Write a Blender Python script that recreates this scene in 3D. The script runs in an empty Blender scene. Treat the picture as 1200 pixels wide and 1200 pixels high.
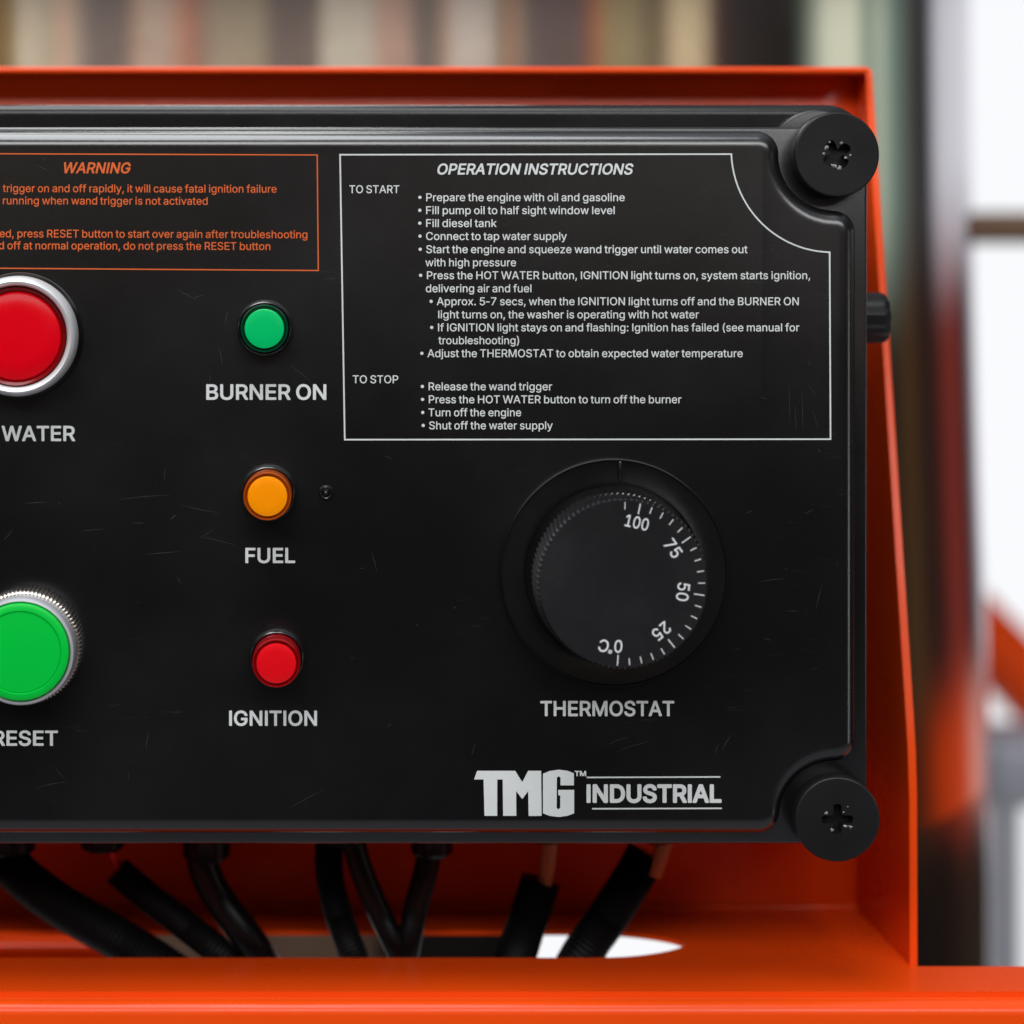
import bpy, bmesh, math, random
from mathutils import Vector
from mathutils.geometry import tessellate_polygon

scene = bpy.context.scene
COL = scene.collection
R = math.radians
random.seed(7)

# ------------------------------------------------------------------ camera
MM = 0.0002                # metres per photo pixel on the lid's face
DIST = 0.6                 # camera to lid face
CX, CY = 390.0, 290.0      # where the lens looks square onto the lid

cam = bpy.data.cameras.new('camera')
cam.sensor_width = 36.0
cam.lens = 90.0            # 36 mm / 1200 px * 3000 px
cam.shift_x = (600 - CX) / 1200
cam.shift_y = -(600 - CY) / 1200
cam.clip_start = 0.02
cam.clip_end = 200
cam.dof.use_dof = True
cam.dof.focus_distance = DIST - 0.004
cam.dof.aperture_fstop = 6.4
cam.dof.aperture_blades = 0
camo = bpy.data.objects.new('camera', cam)
COL.objects.link(camo)
camo.location = (0, -DIST, 0)
camo.rotation_euler = (R(90), 0, 0)
scene.camera = camo

scene.view_settings.view_transform = 'Standard'
scene.view_settings.look = 'None'
scene.view_settings.exposure = 0
scene.view_settings.gamma = 1


def P(px, py, y=0.0):
    """point of the photo seen at depth y behind the lid face"""
    k = MM * (DIST + y) / DIST
    return Vector(((px - CX) * k, y, (CY - py) * k))


def lin(c):
    return tuple((v / 255 / 12.92) if v / 255 <= 0.04045 else ((v / 255 + 0.055) / 1.055) ** 2.4 for v in c)


# ------------------------------------------------------------------ world: sky, plus surroundings painted in for the tank to mirror
TANK_X, TANK_Y, TANK_R = -0.012, 0.385, 0.25
world = bpy.data.worlds.new('World')
scene.world = world
world.use_nodes = True


def mirror_azimuth(px):
    """bearing (0 = straight ahead, clockwise) of the surroundings a polished tank shows at photo column px"""
    phi = math.atan((px - CX) / 3000)
    d = Vector((math.sin(phi), math.cos(phi)))
    o = Vector((0, -DIST)) - Vector((TANK_X, TANK_Y))
    b = o.dot(d)
    disc = b * b - (o.dot(o) - TANK_R ** 2)
    t = -b - math.sqrt(max(disc, 0))
    n = (o + d * t).normalized()
    r = d - n * 2 * d.dot(n)
    return math.degrees(math.atan2(r.x, r.y)) % 360


MIRROR_STRIPES = [  # reflection stripes by column, painted into the world for the tank to mirror
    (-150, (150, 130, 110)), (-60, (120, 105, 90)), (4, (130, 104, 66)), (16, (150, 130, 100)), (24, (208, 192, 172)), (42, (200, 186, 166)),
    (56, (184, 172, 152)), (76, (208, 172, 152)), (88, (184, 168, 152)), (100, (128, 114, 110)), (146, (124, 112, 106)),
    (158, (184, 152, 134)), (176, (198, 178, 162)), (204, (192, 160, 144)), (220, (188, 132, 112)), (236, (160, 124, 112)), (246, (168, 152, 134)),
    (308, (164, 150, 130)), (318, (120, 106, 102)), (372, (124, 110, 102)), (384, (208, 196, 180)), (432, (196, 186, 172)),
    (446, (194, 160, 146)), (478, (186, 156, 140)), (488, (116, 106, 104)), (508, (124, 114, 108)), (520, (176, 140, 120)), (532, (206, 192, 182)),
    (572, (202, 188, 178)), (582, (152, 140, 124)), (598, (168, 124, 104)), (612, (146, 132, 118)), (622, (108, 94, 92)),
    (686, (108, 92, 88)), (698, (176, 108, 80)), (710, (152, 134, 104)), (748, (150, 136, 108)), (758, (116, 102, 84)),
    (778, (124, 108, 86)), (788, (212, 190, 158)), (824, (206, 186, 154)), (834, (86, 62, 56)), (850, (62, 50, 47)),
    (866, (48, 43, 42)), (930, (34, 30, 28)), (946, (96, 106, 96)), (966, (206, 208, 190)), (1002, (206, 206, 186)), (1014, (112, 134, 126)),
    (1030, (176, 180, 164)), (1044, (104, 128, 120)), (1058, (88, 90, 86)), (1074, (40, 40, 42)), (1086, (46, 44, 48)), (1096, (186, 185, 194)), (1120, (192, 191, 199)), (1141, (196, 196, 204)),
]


def build_world():
    nt = world.node_tree
    nt.nodes.clear()
    N, L = nt.nodes.new, nt.links.new

    def math_node(op, a, b=None, c=None):
        n = N('ShaderNodeMath')
        n.operation = op
        for i, v in enumerate((a, b, c)):
            if v is None:
                continue
            if isinstance(v, (int, float)):
                n.inputs[i].default_value = v
            else:
                L(v, n.inputs[i])
        return n.outputs[0]

    def ramp(fac, stops, mode='LINEAR'):
        n = N('ShaderNodeValToRGB')
        n.color_ramp.interpolation = mode
        e = n.color_ramp.elements
        while len(e) > 1:
            e.remove(e[0])
        e[0].position = stops[0][0]
        e[0].color = (*stops[0][1], 1)
        for p, c in stops[1:]:
            q = e.new(p)
            q.color = (*c, 1)
        L(fac, n.inputs[0])
        return n.outputs[0]

    def mix(fac, a, b):
        n = N('ShaderNodeMix')
        n.data_type = 'RGBA'
        for i, v in ((0, fac), (6, a), (7, b)):
            if isinstance(v, (int, float)):
                n.inputs[i].default_value = v
            elif isinstance(v, tuple):
                n.inputs[i].default_value = (*v, 1)
            else:
                L(v, n.inputs[i])
        return n.outputs[2]

    tc = N('ShaderNodeTexCoord')
    sx = N('ShaderNodeSeparateXYZ')
    L(tc.outputs['Generated'], sx.inputs[0])
    X, Y, Z = sx.outputs
    az = math_node('ARCTAN2', X, Y)                       # -pi..pi, 0 ahead, + to the right
    az = math_node('DIVIDE', az, 2 * math.pi)
    az = math_node('FRACT', math_node('ADD', az, 1.0))    # 0..1 clockwise
    el = math_node('DIVIDE', math_node('ARCSINE', Z), math.pi / 2)   # -1..1
    # ring of painted reflection stripes
    GAIN = 1.56
    def warm(c, s=1.10):
        g = sum(c) / 3
        return tuple(max(0.0, g + (v - g) * s) * GAIN for v in c)

    st = sorted((mirror_azimuth(px) / 360, warm(lin(c))) for px, c in MIRROR_STRIPES)
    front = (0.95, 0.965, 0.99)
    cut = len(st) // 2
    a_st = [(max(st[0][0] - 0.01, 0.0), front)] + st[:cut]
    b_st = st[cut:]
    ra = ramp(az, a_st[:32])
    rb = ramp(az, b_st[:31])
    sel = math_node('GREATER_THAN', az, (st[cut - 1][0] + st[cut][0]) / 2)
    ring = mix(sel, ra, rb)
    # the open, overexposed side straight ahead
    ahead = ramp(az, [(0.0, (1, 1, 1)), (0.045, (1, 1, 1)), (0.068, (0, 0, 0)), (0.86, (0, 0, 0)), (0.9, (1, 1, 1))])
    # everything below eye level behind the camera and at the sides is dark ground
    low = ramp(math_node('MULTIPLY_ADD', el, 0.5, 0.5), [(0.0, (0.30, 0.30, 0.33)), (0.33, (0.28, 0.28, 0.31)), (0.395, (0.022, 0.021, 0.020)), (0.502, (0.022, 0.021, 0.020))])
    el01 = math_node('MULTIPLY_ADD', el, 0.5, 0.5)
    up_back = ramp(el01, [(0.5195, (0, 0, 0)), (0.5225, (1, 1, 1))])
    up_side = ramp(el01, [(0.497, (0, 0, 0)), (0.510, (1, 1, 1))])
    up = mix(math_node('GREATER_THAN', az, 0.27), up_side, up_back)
    # reflections for the tank's right side, painted in: brown, dark red, orange lower down
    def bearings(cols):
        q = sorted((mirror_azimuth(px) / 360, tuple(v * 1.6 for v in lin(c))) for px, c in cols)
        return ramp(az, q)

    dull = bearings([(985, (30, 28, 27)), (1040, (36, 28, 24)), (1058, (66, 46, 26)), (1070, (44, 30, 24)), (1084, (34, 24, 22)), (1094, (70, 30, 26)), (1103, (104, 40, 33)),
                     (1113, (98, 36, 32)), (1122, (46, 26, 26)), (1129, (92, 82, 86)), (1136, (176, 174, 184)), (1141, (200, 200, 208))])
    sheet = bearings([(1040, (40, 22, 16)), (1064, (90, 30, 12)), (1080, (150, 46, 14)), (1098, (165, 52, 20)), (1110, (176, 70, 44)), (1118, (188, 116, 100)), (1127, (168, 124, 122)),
                      (1134, (150, 62, 40)), (1141, (176, 120, 110))])  # orange reflection tones painted into the world, no object there
    mirror_dark = bearings([(1040, (20, 17, 16)), (1090, (24, 18, 15)), (1120, (40, 30, 24)), (1132, (26, 22, 22)), (1141, (120, 118, 124))])
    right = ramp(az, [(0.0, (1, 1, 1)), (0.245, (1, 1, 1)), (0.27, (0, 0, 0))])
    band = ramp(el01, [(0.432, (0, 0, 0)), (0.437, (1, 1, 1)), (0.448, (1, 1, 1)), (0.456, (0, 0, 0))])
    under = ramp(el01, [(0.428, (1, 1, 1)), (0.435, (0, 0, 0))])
    rlow = mix(under, mix(band, dull, sheet), mirror_dark)
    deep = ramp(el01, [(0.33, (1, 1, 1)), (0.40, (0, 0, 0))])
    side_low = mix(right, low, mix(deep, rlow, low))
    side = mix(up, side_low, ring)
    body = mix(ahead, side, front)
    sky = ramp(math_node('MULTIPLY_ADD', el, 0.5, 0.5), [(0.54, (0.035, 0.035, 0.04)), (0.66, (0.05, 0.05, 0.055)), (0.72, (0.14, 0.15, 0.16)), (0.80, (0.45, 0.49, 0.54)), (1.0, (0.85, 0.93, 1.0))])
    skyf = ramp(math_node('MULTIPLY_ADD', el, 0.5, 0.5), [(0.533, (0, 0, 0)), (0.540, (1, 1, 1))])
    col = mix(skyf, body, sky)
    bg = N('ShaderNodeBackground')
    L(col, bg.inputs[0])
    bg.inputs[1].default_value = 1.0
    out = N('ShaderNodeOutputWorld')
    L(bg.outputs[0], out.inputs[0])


build_world()


def area(name, loc, target, sx, sy, watts, col):
    li = bpy.data.lights.new(name, 'AREA')
    li.shape = 'RECTANGLE'
    li.size, li.size_y = sx, sy
    li.energy = watts
    li.color = col
    o = bpy.data.objects.new(name, li)
    COL.objects.link(o)
    o.location = loc
    o.rotation_euler = (Vector(target) - Vector(loc)).to_track_quat('-Z', 'Y').to_euler()
    return o


area('front_softbox', (-0.12, -1.75, 1.02), (0, 0, -0.05), 3.4, 0.5, 40, (1.0, 1.0, 1.0))
area('overhead_softbox', (-0.34, -0.22, 1.40), (0, 0.0, 0), 1.7, 0.74, 31, (0.96, 0.985, 1.0))
area('added_edge_light', (1.5, -0.55, -0.27), (0.2, 0, -0.1), 0.16, 0.55, 0.9, (0.97, 0.985, 1.0))  # unseen strip, added for a highlight line along the lid's right edge


# ------------------------------------------------------------------ materials
def mat(name, color, rough=0.5, metal=0.0, spec=0.5, coat=0.0, coat_rough=0.05, bump=0.0, bump_scale=400.0, rvar=0.0, cvar=0.0,
        stretch=(1, 1, 1), sss=0.0, trans=0.0):
    m = bpy.data.materials.new(name)
    m.use_nodes = True
    nt = m.node_tree
    b = nt.nodes['Principled BSDF']
    b.inputs['Base Color'].default_value = (*color, 1)
    b.inputs['Roughness'].default_value = rough
    b.inputs['Metallic'].default_value = metal
    b.inputs['Specular IOR Level'].default_value = spec
    b.inputs['Coat Weight'].default_value = coat
    b.inputs['Coat Roughness'].default_value = coat_rough
    b.inputs['Transmission Weight'].default_value = trans
    if sss:
        b.inputs['Subsurface Weight'].default_value = sss
        b.inputs['Subsurface Radius'].default_value = (1, 1, 1)
        b.inputs['Subsurface Scale'].default_value = 0.001
    if bump or rvar or cvar:
        tc = nt.nodes.new('ShaderNodeTexCoord')
        mp = nt.nodes.new('ShaderNodeMapping')
        mp.inputs['Scale'].default_value = stretch
        nt.links.new(tc.outputs['Object'], mp.inputs['Vector'])
        nz = nt.nodes.new('ShaderNodeTexNoise')
        nz.inputs['Scale'].default_value = bump_scale
        nz.inputs['Detail'].default_value = 5
        nt.links.new(mp.outputs[0], nz.inputs['Vector'])
        if bump:
            bp = nt.nodes.new('ShaderNodeBump')
            bp.inputs['Strength'].default_value = bump
            bp.inputs['Distance'].default_value = 0.0004
            nt.links.new(nz.outputs['Fac'], bp.inputs['Height'])
            nt.links.new(bp.outputs[0], b.inputs['Normal'])
        if rvar:
            n2 = nt.nodes.new('ShaderNodeTexNoise')
            n2.inputs['Scale'].default_value = 28
            n2.inputs['Detail'].default_value = 8
            n2.inputs['Roughness'].default_value = 0.65
            nt.links.new(tc.outputs['Object'], n2.inputs['Vector'])
            mr = nt.nodes.new('ShaderNodeMapRange')
            mr.inputs[1].default_value = 0.3
            mr.inputs[2].default_value = 0.7
            mr.inputs[3].default_value = rough - rvar
            mr.inputs[4].default_value = rough + rvar
            nt.links.new(n2.outputs['Fac'], mr.inputs[0])
            nt.links.new(mr.outputs[0], b.inputs['Roughness'])
        if cvar:
            n3 = nt.nodes.new('ShaderNodeTexNoise')
            n3.inputs['Scale'].default_value = 45
            n3.inputs['Detail'].default_value = 7
            nt.links.new(mp.outputs[0], n3.inputs['Vector'])
            rp = nt.nodes.new('ShaderNodeValToRGB')
            rp.color_ramp.elements[0].position = 0.35
            rp.color_ramp.elements[1].position = 0.75
            rp.color_ramp.elements[0].color = (*[c * (1 - cvar) for c in color], 1)
            rp.color_ramp.elements[1].color = (*[min(1, c * (1 + cvar)) for c in color], 1)
            nt.links.new(n3.outputs['Fac'], rp.inputs[0])
            nt.links.new(rp.outputs[0], b.inputs['Base Color'])
    return m


def lid_material():
    """black moulded plastic with rub marks, dust specks and hairline scratches"""
    m = mat('black_lid_plastic', (0.0055, 0.0055, 0.0058), 0.20, spec=0.85, bump=0.03, bump_scale=900)
    nt = m.node_tree
    N, L = nt.nodes.new, nt.links.new
    b = nt.nodes['Principled BSDF']
    tc = N('ShaderNodeTexCoord')

    def noise(scale, detail, stretch=(1, 1, 1), rot=0.0, rough=0.6):
        mp = N('ShaderNodeMapping')
        mp.inputs['Scale'].default_value = stretch
        mp.inputs['Rotation'].default_value = (0, rot, 0)
        L(tc.outputs['Object'], mp.inputs['Vector'])
        n = N('ShaderNodeTexNoise')
        n.inputs['Scale'].default_value = scale
        n.inputs['Detail'].default_value = detail
        n.inputs['Roughness'].default_value = rough
        L(mp.outputs[0], n.inputs['Vector'])
        return n.outputs['Fac']

    def rng(v, a, b_, c, d):
        n = N('ShaderNodeMapRange')
        for i, q in enumerate((a, b_, c, d)):
            n.inputs[i + 1].default_value = q
        L(v, n.inputs[0])
        return n.outputs[0]

    def mul(a, b_):
        n = N('ShaderNodeMath')
        n.operation = 'MULTIPLY'
        L(a, n.inputs[0])
        L(b_, n.inputs[1])
        return n.outputs[0]

    def add(a, b_):
        n = N('ShaderNodeMath')
        n.operation = 'ADD'
        n.use_clamp = True
        L(a, n.inputs[0])
        L(b_, n.inputs[1])
        return n.outputs[0]

    patch = rng(noise(32, 4), 0.52, 0.72, 0, 1)
    hair = rng(noise(160, 3, (1, 1, 9), R(70)), 0.66, 0.74, 0, 1)
    hair2 = rng(noise(150, 3, (1, 1, 8), R(-8)), 0.66, 0.74, 0, 1)
    speck = rng(noise(1500, 1), 0.74, 0.80, 0, 1)
    wear = add(mul(add(hair, hair2), patch), mul(speck, rng(noise(18, 3), 0.4, 0.7, 0.05, 0.7)))
    film = rng(noise(14, 6), 0.42, 0.75, 0, 1)
    mx = N('ShaderNodeMix')
    mx.data_type = 'RGBA'
    mx.inputs[6].default_value = (0.0036, 0.0036, 0.0040, 1)
    mx.inputs[7].default_value = (0.028, 0.029, 0.031, 1)
    f = N('ShaderNodeMath')
    f.operation = 'MULTIPLY_ADD'
    f.use_clamp = True
    f.inputs[1].default_value = 0.10
    L(film, f.inputs[0])
    w = N('ShaderNodeMath')
    w.operation = 'MULTIPLY'
    w.inputs[1].default_value = 0.7
    L(wear, w.inputs[0])
    L(w.outputs[0], f.inputs[2])
    L(f.outputs[0], mx.inputs[0])
    L(mx.outputs[2], b.inputs['Base Color'])
    L(rng(film, 0, 1, 0.19, 0.28), b.inputs['Roughness'])
    return m


M = {}
M['lid'] = lid_material()
M['housing'] = mat('black_housing_plastic', (0.005, 0.005, 0.0055), 0.26, spec=0.32, bump=0.06, bump_scale=700, rvar=0.06)
M['black'] = mat('black_moulded_plastic', (0.0085, 0.0085, 0.0095), 0.38, spec=0.28, bump=0.05, bump_scale=1200, rvar=0.08, cvar=0.2)
M['black_gloss'] = mat('black_gloss_plastic', (0.006, 0.006, 0.0065), 0.22, spec=0.85, bump=0.05, rvar=0.05)
M['knob'] = mat('black_knob_plastic', (0.0125, 0.0125, 0.0142), 0.24, spec=0.9, bump=0.06, bump_scale=1800, rvar=0.08, cvar=0.25)
M['ring'] = mat('black_dial_plate', (0.0034, 0.0034, 0.0040), 0.24, spec=0.8, bump=0.04, rvar=0.06)
M['white_ink'] = mat('white_ink', (0.63, 0.655, 0.65), 0.55, spec=0.3, cvar=0.08, bump=0.05, bump_scale=900)
M['dial_ink'] = mat('white_dial_ink', (0.72, 0.74, 0.74), 0.5, spec=0.3, cvar=0.06)
M['orange_ink'] = mat('orange_ink', (0.66, 0.115, 0.022), 0.55, spec=0.3, cvar=0.08)
M['scuff'] = mat('grey_scuff', (0.017, 0.018, 0.020), 0.6, spec=0.3)
M['orange'] = mat('orange_powder_coat', (0.79, 0.064, 0.0035), 0.30, spec=0.22, coat=0.06, coat_rough=0.10, bump=0.04, bump_scale=500, rvar=0.07)
M['chrome'] = mat('satin_metal', (0.74, 0.75, 0.76), 0.36, metal=0.45, spec=0.8, rvar=0.06)
M['nickel'] = mat('knurled_nickel', (0.44, 0.41, 0.37), 0.30, metal=1.0, rvar=0.08, cvar=0.15)
M['silver_rim'] = mat('silver_painted_rim', (0.55, 0.56, 0.60), 0.42, metal=0.55, rvar=0.08, cvar=0.1)
M['red_lens'] = mat('red_lens', (0.66, 0.0005, 0.0075), 0.25, spec=0.15, rvar=0.04)
M['red_flange'] = mat('dark_red_lens_edge', (0.16, 0.0004, 0.002), 0.2, spec=0.25)
M['green_cap'] = mat('green_button_cap', (0.0, 0.50, 0.045), 0.34, spec=0.2, rvar=0.05)
M['wire_red'] = mat('red_wire_sheath', (0.75, 0.006, 0.018), 0.4)
M['wire_tan'] = mat('tan_wire_sheath', (0.36, 0.13, 0.05), 0.4)
M['conduit'] = mat('black_conduit', (0.0018, 0.0018, 0.0020), 0.5, spec=0.12, rvar=0.06)
M['cable'] = mat('black_cable', (0.002, 0.002, 0.0023), 0.34, spec=0.16)
M['dark'] = mat('dark_engine_casting', (0.014, 0.012, 0.012), 0.4, rvar=0.1, cvar=0.4)
M['tan'] = mat('tan_casting', (0.42, 0.29, 0.19), 0.5, rvar=0.1, cvar=0.2)
M['grey'] = mat('pale_grey_paint', (0.36, 0.36, 0.41), 0.4, rvar=0.08, cvar=0.06)
M['brass'] = mat('brown_metal_rod', (0.15, 0.075, 0.04), 0.35, metal=0.3, rvar=0.08)


def lens_mat(name, face, rim):
    return mat(name, face, 0.2, spec=0.4, sss=0.4), mat(name + '_edge', rim, 0.12, spec=0.6)


M['green_lens'], M['green_edge'] = lens_mat('green_lens', (0.0, 0.50, 0.135), (0.0, 0.045, 0.020))
M['amber_lens'], M['amber_edge'] = lens_mat('amber_lens', (0.93, 0.29, 0.0), (0.34, 0.055, 0.002))
M['ruby_lens'], M['ruby_edge'] = lens_mat('ruby_lens', (0.72, 0.004, 0.010), (0.26, 0.0015, 0.004))


def steel():
    m = mat('polished_stainless', (0.62, 0.61, 0.59), 0.08, metal=1.0, bump=0.20, bump_scale=34, stretch=(1, 1, 0.07), rvar=0.03)
    return m


M['steel'] = steel()


# ------------------------------------------------------------------ builders
def finish(name, me, material, parent=None, smooth=40):
    o = bpy.data.objects.new(name, me)
    COL.objects.link(o)
    me.materials.clear()
    me.materials.append(material)
    if parent is not None:
        w = Vector((0, 0, 0))
        q = parent
        while q is not None:
            w += q.location
            q = q.parent
        me.transform(__import__('mathutils').Matrix.Translation(-w))
        o.parent = parent
    if smooth:
        me.shade_smooth()
        me.set_sharp_from_angle(angle=R(smooth))
    return o


def obj(name, bm, material, parent=None, smooth=40):
    bmesh.ops.recalc_face_normals(bm, faces=bm.faces)
    me = bpy.data.meshes.new(name)
    bm.to_mesh(me)
    bm.free()
    return finish(name, me, material, parent, smooth)


def thing(name, loc, label, cat, group=None):
    o = bpy.data.objects.new(name, None)
    COL.objects.link(o)
    o.empty_display_size = 0.02
    o.location = loc
    tag(o, label, cat, group)
    return o


def tag(o, label, cat, group=None):
    o['label'] = label
    o['category'] = cat
    if group:
        o['group'] = group


def add_box(bm, x0, x1, y0, y1, z0, z1, bevel=0.0, seg=3):
    vs = [bm.verts.new((x, y, z)) for x in (x0, x1) for y in (y0, y1) for z in (z0, z1)]
    fs = [bm.faces.new([vs[i] for i in f]) for f in ((0, 1, 3, 2), (4, 6, 7, 5), (0, 4, 5, 1), (2, 3, 7, 6), (0, 2, 6, 4), (1, 5, 7, 3))]
    if bevel:
        es = list({e for f in fs for e in f.edges})
        bmesh.ops.bevel(bm, geom=es, offset=bevel, segments=seg, profile=0.5, affect='EDGES')
    return bm


def add_lathe(bm, cx, cz, prof, n=96, close_front=True, mod=None):
    """profile of (radius, y) turned about an axis along y through (cx, cz)"""
    rings = []
    for (r, y) in prof:
        ring = []
        for i in range(n):
            a = 2 * math.pi * i / n
            rr, aa = (r, a) if mod is None else mod(r, y, a, i)
            ring.append(bm.verts.new((cx + rr * math.sin(aa), y, cz + rr * math.cos(aa))))
        rings.append(ring)
    for A, B in zip(rings, rings[1:]):
        for i in range(n):
            j = (i + 1) % n
            bm.faces.new((A[i], A[j], B[j], B[i]))
    if close_front:
        bm.faces.new(rings[-1])
    return rings


def add_tube(bm, pts, rad, n=16, cap=True):
    rings = []
    for k, p in enumerate(pts):
        p = Vector(p)
        a = Vector(pts[max(k - 1, 0)])
        b = Vector(pts[min(k + 1, len(pts) - 1)])
        t = (b - a).normalized()
        u = t.cross(Vector((0.31, 0.9, 0.2))).normalized()
        v = t.cross(u)
        r = rad[k] if isinstance(rad, (list, tuple)) else rad
        rings.append([bm.verts.new(p + (u * math.cos(2 * math.pi * i / n) + v * math.sin(2 * math.pi * i / n)) * r) for i in range(n)])
    for A, B in zip(rings, rings[1:]):
        for i in range(n):
            j = (i + 1) % n
            bm.faces.new((A[i], A[j], B[j], B[i]))
    if cap:
        bm.faces.new(rings[0])
        bm.faces.new(rings[-1])


def catmull(pts, steps=24):
    pts = [Vector(p) for p in pts]
    q = [pts[0] * 2 - pts[1]] + pts + [pts[-1] * 2 - pts[-2]]
    out = []
    for i in range(1, len(q) - 2):
        for s in range(steps):
            t = s / steps
            a, b, c, d = q[i - 1:i + 3]
            out.append(0.5 * ((2 * b) + (c - a) * t + (2 * a - 5 * b + 4 * c - d) * t * t + (3 * b - a - 3 * c + d) * t ** 3))
    out.append(pts[-1])
    return out


def fill_mesh(name, loops, fn, thick=0.0):
    """flat outlines (with holes) filled and mapped into the scene by fn(x, y, z)"""
    cu = bpy.data.curves.new(name, 'CURVE')
    cu.dimensions = '2D'
    cu.fill_mode = 'BOTH'
    cu.extrude = thick
    for l in loops:
        sp = cu.splines.new('POLY')
        sp.points.add(len(l) - 1)
        sp.use_cyclic_u = True
        for p, q in zip(sp.points, l):
            p.co = (q[0], q[1], 0, 1)
    o = bpy.data.objects.new(name, cu)
    COL.objects.link(o)
    dg = bpy.context.evaluated_depsgraph_get()
    me = bpy.data.meshes.new_from_object(o.evaluated_get(dg))
    bpy.data.objects.remove(o)
    bpy.data.curves.remove(cu)
    for v in me.vertices:
        v.co = fn(v.co.x, v.co.y, v.co.z)
    me.update()
    me.name = name
    return me


# ------------------------------------------------------------------ lettering (outlines in 1/1000, capitals 509 high)
def decode(rows):
    d = {}
    for s in rows:
        adv, r = s[2:].split(' ', 1)
        d[s[0]] = (int(adv), [[tuple(map(int, p.split())) for p in l.split(',')] for l in r.split('/')])
    return d


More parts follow.
